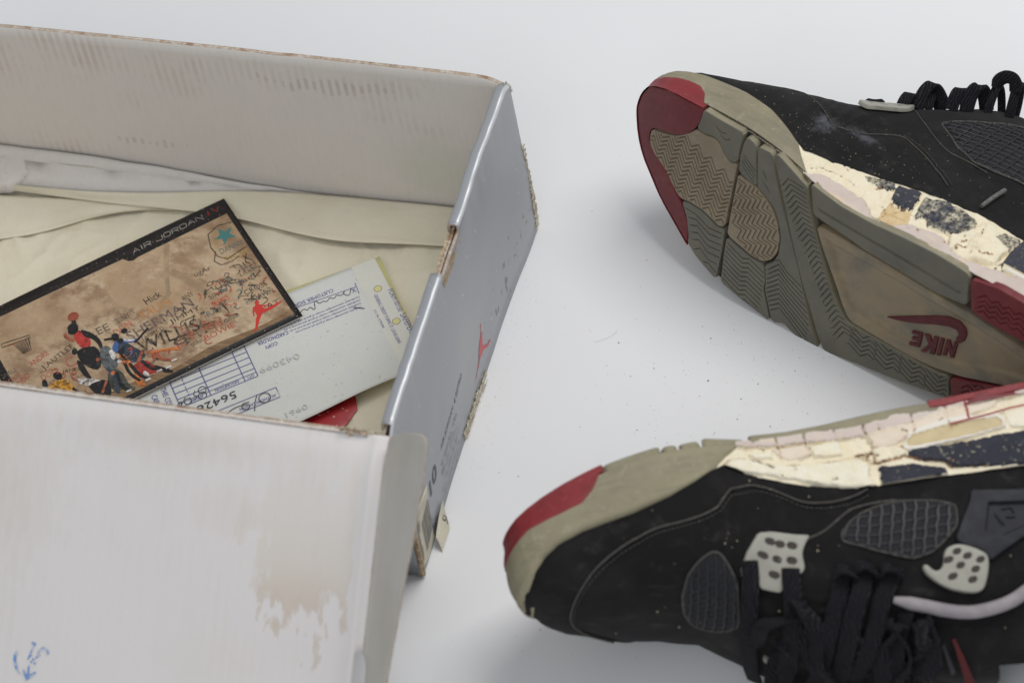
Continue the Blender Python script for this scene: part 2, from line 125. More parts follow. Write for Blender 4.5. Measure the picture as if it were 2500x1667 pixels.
MT['tissue'] = mat('cream_packing_paper', (.70, .655, .515), .75,
    [nz(12., .35, .7, (.66, .605, .465)), nz((20, 24, 30), .4, .75, (.73, .69, .565), amt=.7), nz(420., .73, .77, (.30, .23, .13), amt=.6, detail=3, mul=nz(25., .45, .6)), nz(650., .73, .77, (.8, .76, .62), amt=.7, detail=1)],
    [(nz((26, 30, 30), .2, .8), .25, .004), (nz(90.), .15, .001), (nz(1200.), .15, .0002)], spec=.25)
MT['ledge'] = mat('white_inner_card', (.68, .65, .62), .8, [nz(200., .4, .7, (.66, .625, .585)), nz((120, 300, 200), .66, .72, (.55, .42, .18), amt=.7)], [(nz(200.), .2, .001)], spec=.2)
# print colours
def flat(name, c, rough=.5, **k): return mat(name, c, rough, **k)
MT['cardblack'] = flat('black_card_print', (.010, .008, .009), .32, layers=[nz(900., .715, .74, (.5, .48, .45), amt=.8, detail=1)])
MT['cardwhite'] = flat('white_card_print', (.66, .62, .58), .4)
MT['titleink'] = flat('dim_white_title_print', (.40, .375, .35), .45)
MT['cardred'] = flat('red_card_print', (.55, .035, .025), .4)
MT['cardwall'] = mat('plaster_wall_print', (.40, .275, .165), .38,
    [nz(22., .38, .66, (.52, .40, .265)), nz((60, 90, 1), .42, .60, (.22, .125, .07), amt=.8, mul=nz(16., .36, .58)), nz((150, 150, 1), .5, .66, (.60, .48, .33), amt=.5, mul=nz(25., .4, .6)), nz((240, 320, 1), .5, .62, (.20, .12, .07), amt=.5, mul=nz(30., .45, .62)), nz(900., .725, .75, (.7, .66, .6), amt=.6, detail=1)])
MT['cardground'] = mat('bare_ground_print', (.19, .115, .058), .38, [nz((60, 500, 1), .4, .65, (.30, .19, .10)), nz((90, 900, 1), .5, .7, (.09, .05, .028))])
MT['drip'] = flat('tan_drip_print', (.30, .21, .125), .38, layers=[nz(120., .38, .62, (.42, .30, .185), amt=.9)])
GC = [(.018, .014, .012), (.42, .065, .04), (.07, .06, .05), (.36, .10, .06), (.50, .09, .05), (.10, .075, .085), (.47, .19, .05), (.05, .13, .13), (.40, .26, .05), (.06, .13, .16)]
for i, c in enumerate(GC): MT['g%d' % i] = flat('graffiti_ink_%s' % 'abcdefghij'[i], c, .4, layers=[nz(420., .40, .62, tuple(.55 * a_ + .45 * b_ for a_, b_ in zip(c, (.42, .3, .18))), amt=.7, detail=3)])
PCOL = dict(r=(.45, .04, .03), k=(.012, .010, .011), s=(.36, .10, .05), b=(.05, .11, .30), w=(.62, .58, .55), n=(.035, .05, .075), o=(.55, .16, .04), d=(.33, .04, .03), g=(.12, .13, .135), h=(.06, .065, .05), y=(.62, .30, .035))
for k, c in PCOL.items(): MT['p' + k] = flat('player_print_' + dict(r='red', k='black', s='skin', b='blue', w='white', n='navy', o='orange', d='dark_red', g='grey', h='olive', y='yellow')[k], c, .4, layers=[nz((420, 420, 420), .48, .62, tuple(a_ * .35 for a_ in c), amt=.85, detail=3), nz((380, 500, 300), .58, .70, tuple(min(1, a_ * 1.6 + .05) for a_ in c), amt=.75, detail=3)])
MT['ball'] = flat('basketball_print', (.30, .07, .035), .4)
MT['teal'] = flat('teal_print', (.06, .20, .19), .4)
MT['slip'] = mat('blue_grey_carbon_slip', (.60, .61, .59), .6, [nz(20., .35, .7, (.57, .58, .55)), nz(60., .5, .8, (.62, .615, .55), amt=.6), nz(500., .72, .75, (.2, .2, .2), amt=.5, detail=1)], [(nz((40, 40, 40)), .12, .002)], spec=.25)
MT['stub'] = mat('pale_slip_stub', (.63, .625, .56), .6, [nz(40., .4, .7, (.59, .59, .54))], spec=.25)
MT['slipback'] = flat('slip_underside', (.40, .40, .36), .7)
MT['yellow'] = mat('yellow_slip_copy', (.62, .58, .27), .7, [nz(40., .4, .7, (.57, .54, .27))])
MT['ink'] = flat('violet_form_ink', (.10, .095, .30), .6)
MT['pen'] = flat('dark_pen_ink', (.045, .045, .065), .6)
MT['faint'] = flat('faint_carbon_ink', (.50, .515, .50), .6)
MT['redtag'] = flat('red_paper', (.33, .012, .016), .45, layers=[nz(500., .71, .74, (.6, .5, .4), amt=.7, detail=1)])
MT['panelink'] = flat('grey_panel_ink', (.085, .082, .105), .5)
MT['panelfaint'] = flat('worn_grey_ink', (.15, .15, .165), .5)
MT['panelred'] = flat('faded_red_ink', (.62, .11, .12), .5, layers=[nz((300, 300, 100), .62, .68, (.4, .36, .36), amt=.8)])
MT['sticker'] = mat('cream_sticker', (.62, .585, .47), .6, [nz(90., .4, .7, (.55, .51, .40))])
MT['stamp'] = mat('blue_stamp_ink', (.15, .29, .58), .7, [nz(260., .45, .6, (.55, .57, .66), amt=.9)])
# shoe
MT['nubuck'] = mat('black_nubuck', (.0085, .0078, .0086), .88,
    [nz(70., .45, .8, (.017, .015, .015)), nz((22, 30, 30), .48, .75, (.020, .0185, .0195), amt=.8), nz((60, 200, 60), .58, .78, (.06, .056, .056), amt=.5), nz((150, 150, 150), .62, .8, (.055, .052, .055), amt=.5), nz(1400., .72, .77, (.12, .11, .085), amt=.5, detail=2)],
    [(nz(1600.), .35, .0004), (nz(60.), .25, .0012)], sheen=.05, spec=.18)
scuff = lambda at, r: ('blob', (300, 300, 300), .05, 1.1, (.16, .165, .19), dict(at=at, rad=r, amp=1.4, amt=.55))
MT['rubred'] = mat('worn_dark_red_rubber', (.155, .025, .030), .5, [nz(90., .4, .75, (.19, .034, .037)), nz(30., .5, .8, (.115, .025, .028), amt=.6), nz(1100., .69, .74, (.4, .3, .24), amt=.6, detail=2)], [(nz(900.), .25, .0003)], spec=.35)
MT['logored'] = mat('dull_maroon_logo', (.098, .024, .029), .62, [nz(120., .4, .7, (.13, .036, .036)), nz(1300., .66, .74, (.3, .22, .17), amt=.5)], spec=.25)
MT['rubbright'] = mat('red_rubber_wrap', (.235, .026, .031), .5, [nz(60., .4, .75, (.19, .026, .031)), nz(500., .62, .74, (.36, .10, .09), amt=.6), nz(1300., .68, .73, (.55, .4, .3), amt=.6, detail=2)], [(nz(900.), .3, .0003)], spec=.35)
MT['rubgrey'] = mat('grey_olive_rubber', (.172, .165, .132), .62, [nz(50., .35, .7, (.142, .137, .112)), nz((22, 22, 22), .48, .75, (.20, .18, .13), amt=.6), nz(300., .5, .75, (.19, .172, .13), amt=.6), nz(1300., .70, .74, (.4, .36, .27), amt=.5, detail=2)], [(nz(900.), .25, .0003)], spec=.3)
MT['rubtan'] = mat('tan_rubber', (.30, .25, .172), .6, [nz(50., .35, .7, (.25, .20, .135)), nz((18, 18, 18), .5, .8, (.20, .165, .12), amt=.6), nz(400., .5, .75, (.36, .305, .22), amt=.6), nz(1300., .70, .74, (.45, .38, .28), amt=.5, detail=2)], [(nz(900.), .25, .0003)], spec=.3)
MT['rubarch'] = mat('cloudy_tan_shank', (.27, .212, .132), .42, [nz((28, 45, 28), .40, .66, (.165, .15, .115)), nz((60, 90, 60), .5, .75, (.33, .25, .14), amt=.7), nz((160, 40, 160), .6, .75, (.34, .28, .19), amt=.4)], [(nz(500.), .1, .0003)], spec=.4, coat=.1)
MT['gap'] = mat('dark_groove_rubber', (.045, .038, .032), .8, [nz(200., .4, .7, (.07, .06, .048))])
MT['fox'] = mat('dirty_tan_foxing', (.295, .268, .178), .62, [nz(70., .35, .7, (.255, .228, .15)), nz((16, 16, 40), .45, .7, (.20, .182, .135), amt=.65), nz((40, 40, 260), .5, .72, (.19, .172, .125), amt=.65), nz((180, 180, 180), .56, .7, (.37, .345, .26), amt=.5), nz(700., .66, .74, (.46, .42, .32), amt=.6, detail=3)], [(nz(1000.), .3, .0004)], spec=.3)
MT['crack'] = mat('brown_crack', (.34, .21, .11), .9, [nz(300., .4, .7, (.22, .12, .06))])
MT['foamtan'] = mat('tan_stained_foam', (.72, .55, .32), .9, [nz(160., .4, .7, (.62, .45, .25)), nz(500., .5, .75, (.80, .68, .45), amt=.7)], [(nz(500.), .5, .0009)], spec=.1)
MT['foam'] = mat('crumbling_cream_foam', (.90, .82, .635), .9, [nz(120., .4, .75, (.87, .77, .56)), nz(400., .5, .75, (.96, .91, .75), amt=.5), nz(50., .6, .8, (.80, .62, .38), amt=.5)], [(nz(500.), .3, .0009), (nz(2000.), .35, .0004)], spec=.1)
MT['foampale'] = mat('pale_exposed_foam', (.90, .85, .70), .9, [nz(200., .4, .7, (.86, .79, .6)), nz(40., .5, .8, (.82, .72, .5), amt=.5)], [(nz(900.), .5, .0008)], spec=.1)
MT['rim'] = mat('pinkish_midsole_paint', (.60, .515, .465), .55, [nz(60., .4, .7, (.56, .46, .40)), nz(300., .55, .75, (.66, .575, .50), amt=.7), nz((70, 70, 160), .55, .72, (.74, .60, .40), amt=.75), nz((40, 40, 500), .6, .75, (.45, .36, .31), amt=.5)], [(nz(400.), .2, .0005)], spec=.3)
MT['rimcream'] = mat('cream_stained_paint', (.74, .64, .52), .6, [nz(60., .4, .7, (.68, .56, .44)), nz(300., .55, .75, (.80, .72, .58), amt=.7)], [(nz(400.), .2, .0005)], spec=.25)
MT['flake'] = mat('navy_paint_flake', (.040, .041, .056), .6, [nz(500., .6, .72, (.5, .45, .33), amt=.8, detail=3), nz(80., .4, .7, (.055, .055, .07))], [(nz(500.), .4, .0006)], spec=.3)
MT['flakesp'] = mat('speckled_navy_paint', (.055, .06, .085), .7, [nz(650., .42, .54, (.74, .67, .48), detail=6, rough=.75, mul=nz(120., .32, .62)), nz(80., .4, .7, (.07, .072, .09), amt=.5)], [(nz(330., .5, .62, detail=6, rough=.75), .8, .0012)], spec=.2)
MT['flakedust'] = mat('dusty_navy_paint', (.034, .035, .048), .75, [nz(420., .60, .68, (.36, .34, .25), detail=4, amt=.8), nz(90., .4, .7, (.05, .052, .065))], [(nz(420.), .5, .0008)], spec=.2)
MT['tanwin'] = mat('yellowed_air_window', (.55, .45, .25), .5, [nz(50., .4, .7, (.48, .38, .21)), nz(250., .5, .75, (.60, .50, .31), amt=.6)], spec=.4)
MT['white'] = mat('off_white_edge', (.75, .70, .62), .6)
MT['redpaint'] = mat('red_midsole_paint', (.36, .035, .04), .55)
MT['net'] = mat('black_netting', (.011, .011, .014), .85)
MT['rib'] = mat('coated_net_cord', (.017, .017, .021), .5, [nz(300., .55, .75, (.06, .06, .07), amt=.7)], spec=.45)
MT['plate'] = mat('cement_grey_plastic', (.33, .325, .28), .45, [nz(120., .4, .7, (.29, .285, .245)), nz(900., .66, .74, (.2, .19, .16), amt=.4)], spec=.4)
MT['wing'] = mat('dark_grey_plastic', (.013, .0135, .019), .6, [nz(120., .4, .7, (.023, .024, .032)), nz(1000., .69, .74, (.25, .24, .2), amt=.5)], spec=.3)
MT['lace'] = mat('black_cotton_lace', (.0085, .008, .011), .95, [('wave', (330, 330, 330), .5, 1., (.034, .032, .039), dict(dist=4, dir='DIAGONAL', amt=.8)), nz(900., .6, .75, (.05, .048, .05), amt=.5)], [(('wave', (330, 330, 330), 0, 1, (0, 0, 0), dict(dist=4, dir='DIAGONAL')), .9, .0009), (nz(2500.), .6, .0006)], sheen=.06, spec=.08)
MT['thread'] = mat('worn_grey_seam', (.055, .052, .047), .8, [nz(700., .5, .7, (.15, .14, .115), amt=.7)])
MT['strip'] = mat('grey_pink_lining_edge', (.25, .225, .24), .8, [nz(90., .4, .7, (.31, .285, .295))])
MT['liningred'] = mat('red_lining', (.075, .006, .007), .8)
MT['crumb'] = mat('cream_crumb', (.62, .54, .36), .9); MT['crumbdark'] = mat('dark_crumb', (.12, .09, .06), .9); MT['crumbtan'] = mat('tan_crumb', (.36, .27, .16), .9)
MT['aglet'] = mat('scuffed_lace_tip', (.11, .108, .10), .4, [nz(900., .5, .7, (.28, .27, .25))])

# ------------------------------------------------------------------ helpers
def empty(name, loc=(0, 0, 0), mat4=None):
    o = bpy.data.objects.new(name, None); COL.objects.link(o); o.empty_display_size = .02
    if mat4 is not None: o.matrix_world = mat4
    else: o.location = loc
    return o
def tag(o, label=None, cat=None, group=None, kind=None):
    for k, v in (('label', label), ('category', cat), ('group', group), ('kind', kind)):
        if v: o[k] = v
    return o
def mesh(name, V, Fs, mats, parent=None, mi=None, smooth=True, ang=38, label=None, kind=None, recalc=True):
    me = bpy.data.meshes.new(name); me.from_pydata([tuple(map(float, v)) for v in V], [], [tuple(int(i) for i in f) for f in Fs])
    for m in (mats if isinstance(mats, (list, tuple)) else [mats]): me.materials.append(m)
    if mi is not None: me.polygons.foreach_set('material_index', [int(i) for i in mi])
    bm = bmesh.new(); bm.from_mesh(me)
    if recalc: bmesh.ops.recalc_face_normals(bm, faces=bm.faces)
    if smooth:
        for f in bm.faces: f.smooth = True
        for e in bm.edges:
            if len(e.link_faces) == 2 and e.calc_face_angle(0) > math.radians(ang): e.smooth = False
    bm.to_mesh(me); bm.free(); me.update()
    o = bpy.data.objects.new(name, me); COL.objects.link(o)
    if parent: o.parent = parent
    if label: o['label'] = label
    if kind: o['kind'] = kind
    return o
class MB:
    def __init__(s): s.V = []; s.F = []; s.M = []; s.n = 0
    def add(s, V, F, m=0):
        V = np.asarray(V, float); s.V.append(V); s.F += [tuple(np.asarray(f) + s.n) for f in F]; s.M += ([m] * len(F) if np.isscalar(m) else list(m)); s.n += len(V)
    def obj(s, name, mats, parent=None, **k):
        return mesh(name, np.concatenate(s.V), s.F, mats, parent, mi=s.M, **k)
def inside(P, poly):
    P = np.asarray(P); poly = np.asarray(poly); x, y = P[:, 0], P[:, 1]; r = np.zeros(len(P), bool)
    for (x1, y1), (x2, y2) in zip(poly, np.roll(poly, -1, 0)):
        c = (y1 > y) != (y2 > y)
        if y1 != y2: r ^= c & (x < (x2 - x1) * (y - y1) / (y2 - y1) + x1)
    return r
def segdist(P, A, B):
    P = np.asarray(P, float); out = np.full(len(P), 1e9)
    for a, b in zip(A, B):
        d = b - a; L = d @ d + 1e-12; t = np.clip(((P - a) @ d) / L, 0, 1); out = np.minimum(out, np.hypot(*(P - a - t[:, None] * d).T))
    return out
def polydist(P, poly): poly = np.asarray(poly, float); return segdist(P, poly, np.roll(poly, -1, 0))
def resample(P, step, closed=True):
    P = np.asarray(P, float); Q = np.vstack([P, P[:1]]) if closed else P; out = []
    for a, b in zip(Q[:-1], Q[1:]):
        n = max(1, int(round(np.linalg.norm(b - a) / step)))
        for k in range(n): out.append(a + (b - a) * k / n)
    if not closed: out.append(Q[-1])
    return np.array(out)
def chaikin(P, it=2, closed=True):
    P = np.asarray(P, float)
    for _ in range(it):
        if closed: A, B = P, np.roll(P, -1, 0)
        else: A, B = P[:-1], P[1:]
        Q = np.empty((2 * len(A),) + P.shape[1:]); Q[0::2] = .75 * A + .25 * B; Q[1::2] = .25 * A + .75 * B
        P = Q if closed else np.vstack([P[:1], Q, P[-1:]])
    return P
def rnd(P, r=.18):      # cut the corners of an outline a little
    P = np.asarray(P, float); A = np.roll(P, 1, 0); B = np.roll(P, -1, 0); out = []
    for p, a, b in zip(P, A, B):
        la, lb_ = np.linalg.norm(a - p), np.linalg.norm(b - p); k = min(1.2, .3 * la, .3 * lb_)
        out += [p + (a - p) / (la + 1e-9) * k, p + (b - p) / (lb_ + 1e-9) * k]
    return np.array(out)
def ccw(P):
    P = np.asarray(P, float); a = np.sum(P[:, 0] * np.roll(P[:, 1], -1) - np.roll(P[:, 0], -1) * P[:, 1]); return P if a > 0 else P[::-1]
def patch(outline, fn, thick, bevel=.4, grooves=(), gw=.5, gd=.7, res=3., basins=(), h0=0., step=1.2, rough=0., rs=2.5, floor=True):
    """a solid tile with bevelled rim laid on fn(uv, h): returns V, F, material index (0 top, 1 side)"""
    P = resample(ccw(outline), step); n = len(P); E = [(i, (i + 1) % n) for i in range(n)]; pts = [P]; cnt = n
    nor = np.roll(P, -1, 0) - np.roll(P, 1, 0); nor = np.stack([-nor[:, 1], nor[:, 0]], 1); nor /= np.linalg.norm(nor, axis=1)[:, None] + 1e-9
    def addpts(Q):
        nonlocal cnt
        Q = np.asarray(Q, float)
        if len(Q): pts.append(Q); cnt += len(Q)
    if bevel > 0:
        for k in (.5, 1.):
            Q = P + nor * bevel * k; m = inside(Q, P); m[m] = polydist(Q[m], P) > bevel * k * .8; addpts(Q[m])
    lo, hi = P.min(0), P.max(0); gx, gy = np.meshgrid(np.arange(lo[0], hi[0], res), np.arange(lo[1], hi[1], res)); gx[1::2] += res / 2
    Q = np.stack([gx.ravel(), gy.ravel()], 1) + RNG.uniform(-.1, .1, (gx.size, 2)) * res
    if len(Q):
        m = inside(Q, P); Q = Q[m]
        if len(Q): addpts(Q[polydist(Q, P) > max(bevel * 1.4, .3)])
    for bp, dep, sl in basins:
        bp = ccw(resample(bp, 1.5)); bn = np.roll(bp, -1, 0) - np.roll(bp, 1, 0); bn = np.stack([-bn[:, 1], bn[:, 0]], 1); bn /= np.linalg.norm(bn, axis=1)[:, None] + 1e-9
        for k in (0, .33, .66, 1.): 
            Q = bp + bn * sl * k; addpts(Q[inside(Q, P)])
    GA = []; GB = []
    for g in grooves:
        g = resample(g, .8, False); ok = inside(g, P); ok[ok] = polydist(g[ok], P) > gw + bevel + .15
        k = 0
        while k < len(g):
            if not ok[k]: k += 1; continue
            j = k
            while j + 1 < len(g) and ok[j + 1]: j += 1
            s = g[k:j + 1]; k = j + 1
            if len(s) < 4: continue
            t = np.gradient(s, axis=0); t /= np.linalg.norm(t, axis=1)[:, None] + 1e-9; nn = np.stack([-t[:, 1], t[:, 0]], 1)
            GA.append(s[:-1]); GB.append(s[1:])
            for off in (-gw, -gw * .35, gw * .35, gw):
                base = cnt; addpts(s + nn * off)
                E += [(base + i, base + i + 1) for i in range(len(s) - 1)]
    A = np.concatenate(pts)
    ov, oe, of, io, _, _ = delaunay_2d_cdt([Vector(p) for p in A], E, [], 0, 1e-4)
    O = np.array([(v.x, v.y) for v in ov]); T = np.array([f for f in of if len(f) == 3])
    T = T[inside(O[T].mean(1), P)]
    first = {}
    for i, l in enumerate(io):
        for a in l: first[a] = i
    db = polydist(O, P); h = np.full(len(O), float(thick))
    if bevel > 0: q = np.clip(1 - db / bevel, 0, 1); h -= bevel * (1 - np.sqrt(np.clip(1 - q * q, 0, 1)))
    if rough: h += rough * (np.sin(O[:, 0] / rs * 2.1 + 1.3 * np.sin(O[:, 1] / rs * 1.7)) * np.cos(O[:, 1] / rs * 1.9 + 1.1 * np.sin(O[:, 0] / rs)) + RNG.uniform(-.5, .5, len(O)))
    for bp, dep, sl in basins:
        ins = inside(O, bp); q = np.clip(polydist(O, resample(bp, 1.5)) / sl, 0, 1); h -= np.where(ins, dep * q * q * (3 - 2 * q), 0)
    if GA:
        d = segdist(O, np.concatenate(GA), np.concatenate(GB)); q = np.clip((gw - d) / (gw * .65), 0, 1); h -= gd * q
    V = fn(O, h0 + h); bi = [first[i] for i in range(n)]; Vb = fn(P, np.full(n, h0)); m0 = len(V)
    F = [tuple(t) for t in T]; M = [0] * len(F)
    for i in range(n):
        j = (i + 1) % n; F.append((bi[i], m0 + i, m0 + j, bi[j])); M.append(1)
    return np.concatenate([V, Vb]), F, M
def tube(path, r, seg=6, cap=True):
    P = np.asarray(path, float); t = np.gradient(P, axis=0); t /= np.linalg.norm(t, axis=1)[:, None] + 1e-12; up = np.array([.13, .21, .97]); V = []; F = []
    r = np.broadcast_to(r, (len(P),))
    for i in range(len(P)):
        a = np.cross(t[i], up); a /= np.linalg.norm(a) + 1e-12; b = np.cross(t[i], a)
        for k in range(seg): V.append(P[i] + r[i] * (a * math.cos(2 * math.pi * k / seg) + b * math.sin(2 * math.pi * k / seg)))
    for i in range(len(P) - 1):
        for k in range(seg): F.append((i * seg + k, i * seg + (k + 1) % seg, (i + 1) * seg + (k + 1) % seg, (i + 1) * seg + k))
    if cap: F += [tuple(range(seg)), tuple(range((len(P) - 1) * seg, len(P) * seg))]
    return V, F
def ribbon(path, side, w, th):
    """flat cord: side = unit vectors across the width"""
    P = np.asarray(path, float); t = np.gradient(P, axis=0); t /= np.linalg.norm(t, axis=1)[:, None] + 1e-12; s = np.asarray(side, float); s = s - (s * t).sum(1)[:, None] * t; s /= np.linalg.norm(s, axis=1)[:, None] + 1e-12
    nn = np.cross(t, s); prof = [(-.5, 0), (-.42, .4), (-.15, .5), (.15, .5), (.42, .4), (.5, 0), (.42, -.4), (.15, -.5), (-.15, -.5), (-.42, -.4)]; V = []; F = []; k = len(prof)
    for i in range(len(P)):
        for a, b in prof: V.append(P[i] + s[i] * a * w + nn[i] * b * th)
    for i in range(len(P) - 1):
        for j in range(k): F.append((i * k + j, i * k + (j + 1) % k, (i + 1) * k + (j + 1) % k, (i + 1) * k + j))
    F += [tuple(range(k)), tuple(range((len(P) - 1) * k, len(P) * k))]
    return V, F
def spl(P, n):          # smooth resampling of a polyline
    P = chaikin(P, 3, False); L = np.concatenate([[0], np.cumsum(np.linalg.norm(np.diff(P, axis=0), axis=1))]); u = np.linspace(0, L[-1], n)
    return np.stack([np.interp(u, L, P[:, k]) for k in range(P.shape[1])], 1)
def sheet(name, fn, us, vs, mats, thick, parent=None, keep=None, label=None, flip=False, kind=None, fmat=None):
    """a sheet of board or paper: mats = front, back, rim; grows against its normal"""
    U, V = np.meshgrid(us, vs, indexing='ij'); P = fn(U.ravel(), V.ravel()); nu, nv = len(us), len(vs); F = []; FM = []
    for i in range(nu - 1):
        for j in range(nv - 1):
            if keep is not None and not keep(.5 * (us[i] + us[i + 1]), .5 * (vs[j] + vs[j + 1])): continue
            f = (i * nv + j, (i + 1) * nv + j, (i + 1) * nv + j + 1, i * nv + j + 1); F.append(f[::-1] if flip else f); FM.append(fmat(.5 * (us[i] + us[i + 1]), .5 * (vs[j] + vs[j + 1])) if fmat else 0)
    used = sorted({i for f in F for i in f}); mp = {a: b for b, a in enumerate(used)}; F = [tuple(mp[i] for i in f) for f in F]
    o = mesh(name, P[used], F, mats, parent, mi=FM, label=label, kind=kind, recalc=False, ang=50)
    md = o.modifiers.new('board', 'SOLIDIFY'); md.thickness = thick; md.offset = -1; md.material_offset = 1; md.material_offset_rim = 2; md.use_even_offset = False
    return o
def boxv(lo, hi):
    (a, b, c), (d, e, f) = lo, hi
    return [(a, b, c), (d, b, c), (d, e, c), (a, e, c), (a, b, f), (d, b, f), (d, e, f), (a, e, f)], [(0, 3, 2, 1), (4, 5, 6, 7), (0, 1, 5, 4), (1, 2, 6, 5), (2, 3, 7, 6), (3, 0, 4, 7)]
_fc = bpy.data.curves.new('lettering', 'FONT'); _fo = bpy.data.objects.new('lettering', _fc); COL.objects.link(_fo); _tx = {}
def text2d(s, shear=0.):
    if (s, shear) in _tx: return _tx[(s, shear)]
    _fc.body = s; _fc.shear = shear; _fc.resolution_u = 2; bpy.context.view_layer.update(); dg = bpy.context.evaluated_depsgraph_get(); me = _fo.evaluated_get(dg).to_mesh()
    V = np.array([v.co[:2] for v in me.vertices]).reshape(-1, 2); F = [tuple(p.vertices) for p in me.polygons]; _fo.evaluated_get(dg).to_mesh_clear()
    if len(V): V = V - V.min(0)
    _tx[(s, shear)] = (V, F); return V, F
class Print:
    """flat print: polygons, strokes and lettering as thin ink layers on a mapped surface"""
    def __init__(s, fn, lift=.00006): s.fn = fn; s.mb = MB(); s.mats = []; s.z = 0; s.lift = lift
    def mi(s, m):
        if m not in s.mats: s.mats.append(m)
        return s.mats.index(m)
    def raw(s, V, F, m):
        s.z += 1
        if len(V): s.mb.add(s.fn(np.asarray(V, float), s.lift * (1 + .25 * s.z)), F, s.mi(m))
    def poly(s, P, m):
        P = ccw(P); s.raw(P, tessellate_polygon([[Vector((p[0], p[1], 0)) for p in P]]), m)
    def disc(s, c, r, m, n=16): s.poly([(c[0] + r * math.cos(2 * math.pi * k / n), c[1] + r * math.sin(2 * math.pi * k / n)) for k in range(n)], m)
    def stroke(s, P, w, m, closed=False):
        P = np.asarray(P, float)
        if closed: P = np.vstack([P, P[:1]])
        t = np.gradient(P, axis=0); t /= np.linalg.norm(t, axis=1)[:, None] + 1e-9; nn = np.stack([-t[:, 1], t[:, 0]], 1) * np.broadcast_to(np.asarray(w, float) / 2, (len(P),))[:, None]
        V = np.empty((2 * len(P), 2)); V[0::2] = P + nn; V[1::2] = P - nn
        s.raw(V, [(2 * i, 2 * i + 1, 2 * i + 3, 2 * i + 2) for i in range(len(P) - 1)], m)
    def text(s, t, x, y, w, h, rot, m, shear=0.):
        V, F = text2d(t, shear)
        if not len(V): return
        e = V.max(0); V = V / e * np.array([w if w else h * e[0] / e[1], h]); c, q = math.cos(math.radians(rot)), math.sin(math.radians(rot))
        s.raw(np.stack([x + V[:, 0] * c - V[:, 1] * q, y + V[:, 0] * q + V[:, 1] * c], 1), F, m)
    def obj(s, name, parent, **k): return s.mb.obj(name, [MT[m] for m in s.mats], parent, smooth=False, recalc=False, **k)
_nt = np.random.default_rng(3).random((64, 64))
def fbm(x, y, sc, oc=3):
    o = 0; a = .5; t = 0; x = np.asarray(x, float) / sc; y = np.asarray(y, float) / sc
    for k in range(oc):
        i = np.floor(x).astype(int); j = np.floor(y).astype(int); u = x - i; v = y - j; u = u * u * (3 - 2 * u); v = v * v * (3 - 2 * v); g = lambda p, q: _nt[p % 64, q % 64]
        o = o + a * ((g(i, j) * (1 - u) + g(i + 1, j) * u) * (1 - v) + (g(i, j + 1) * (1 - u) + g(i + 1, j + 1) * u) * v); t += a; a *= .5; x = x * 2.03 + 7.1; y = y * 2.03 + 3.7
    return o / t
sstep = lambda x: np.clip(x, 0, 1) ** 2 * (3 - 2 * np.clip(x, 0, 1))
def vnoise(x, y, f, ph=0.): return (np.sin(x * f + 1.7 * np.sin(y * f * .8 + ph)) + np.sin(y * f * 1.3 + 2.1 * np.sin(x * f * .7 + 1.1 * ph) + ph)) * .5

# ------------------------------------------------------------------ table
tb = mesh('table', [(-6, -4, 0), (6, -4, 0), (6, 8, 0), (-6, 8, 0)], [(0, 1, 2, 3)], MT['table'], smooth=False, recalc=False); tb['kind'] = 'structure'

# ------------------------------------------------------------------ shoe box
BOX = tag(empty('shoe_box'), 'worn open silver shoe box with its white lined lid folded back', 'shoe box')
lin = np.linspace
sheet('base', lambda u, v: np.stack([u, v, 0 * u + .0035], 1), lin(-LB + .003, -.007, 30), lin(.003, WB - .003, 20), [MT['liner'], MT['silver'], MT['kraft']], .003, BOX)
def bw(u, v):   # back wall, seen from inside; corner rounded off at the right
    top = H - .006 * sstep((u + .018) / .02) ** 2 + .0006 * vnoise(u, u, 60)
    return np.stack([u, WB - .0028 + .0012 * np.sin((u + LB) / LB * 3.1) * (v), np.minimum(v * (H), top) + 0 * u], 1)
sheet('back_wall', bw, np.concatenate([lin(-LB, -.02, 60), lin(-.018, -.003, 14)]), lin(0, 1, 16), [MT['liner'], MT['silver'], MT['edge']], .0022, BOX)
sheet('front_wall', lambda u, v: np.stack([u, .0 * u + .0008 * np.sin(v * 3), v * (H - .002 - .007 * sstep((u + .014) / .014))], 1), np.concatenate([lin(-LB, -.02, 40), lin(-.018, -.001, 14)]), lin(0, 1, 10), [MT['silver'], MT['liner'], MT['edge']], .003, BOX)
sheet('side_wall', lambda u, v: np.stack([0 * u - LB, u, v * H], 1), lin(.003, WB - .003, 10), lin(0, 1, 6), [MT['liner'], MT['silver'], MT['kraft']], .004, BOX)
# end panel: folded over double wall, notch torn out of its top
def bulge(y, z): return .0026 * sstep((y - .15) / .07) * sstep(1.15 - z / H) * sstep((.12 - abs(z - .045)) / .1) - .0006 * np.sin(y / WB * 3.1)
prof = [(0, z) for z in lin(.0, H - .007, 12)] + [(.0002, H - .004), (.0003, H - .0017), (.0001, H - .0008), (-.0005, H - .0002), (-.0014, H + .00005), (-.0035, H - .0002), (-.005, H - .0004), (-.0057, H - .0012), (-.006, H - .003), (-.006, H - .012)]
prof = np.array(prof); NP = len(prof); ys = np.concatenate([lin(.0008, .010, 5), lin(.012, .098, 30), lin(.1005, .129, 9)[:-1], lin(.1292, WB - .004, 34), [WB - .0015]])
def ep(u, v):
    i = np.clip(np.round(v).astype(int), 0, NP - 1); x, z = prof[i, 0], prof[i, 1]
    dz = -.0035 * sstep((u - (WB - .010)) / .009) - .004 * sstep((.010 - u) / .010); dz = dz * (i > 6)
    return np.stack([x + bulge(u, z) + .0003 * vnoise(u, z, 90) + .00015 * vnoise(u, u, 210) * (i > 9), u, np.maximum(z + dz + .0003 * vnoise(u, u, 160, 1.) * (i > 9), 0)], 1)
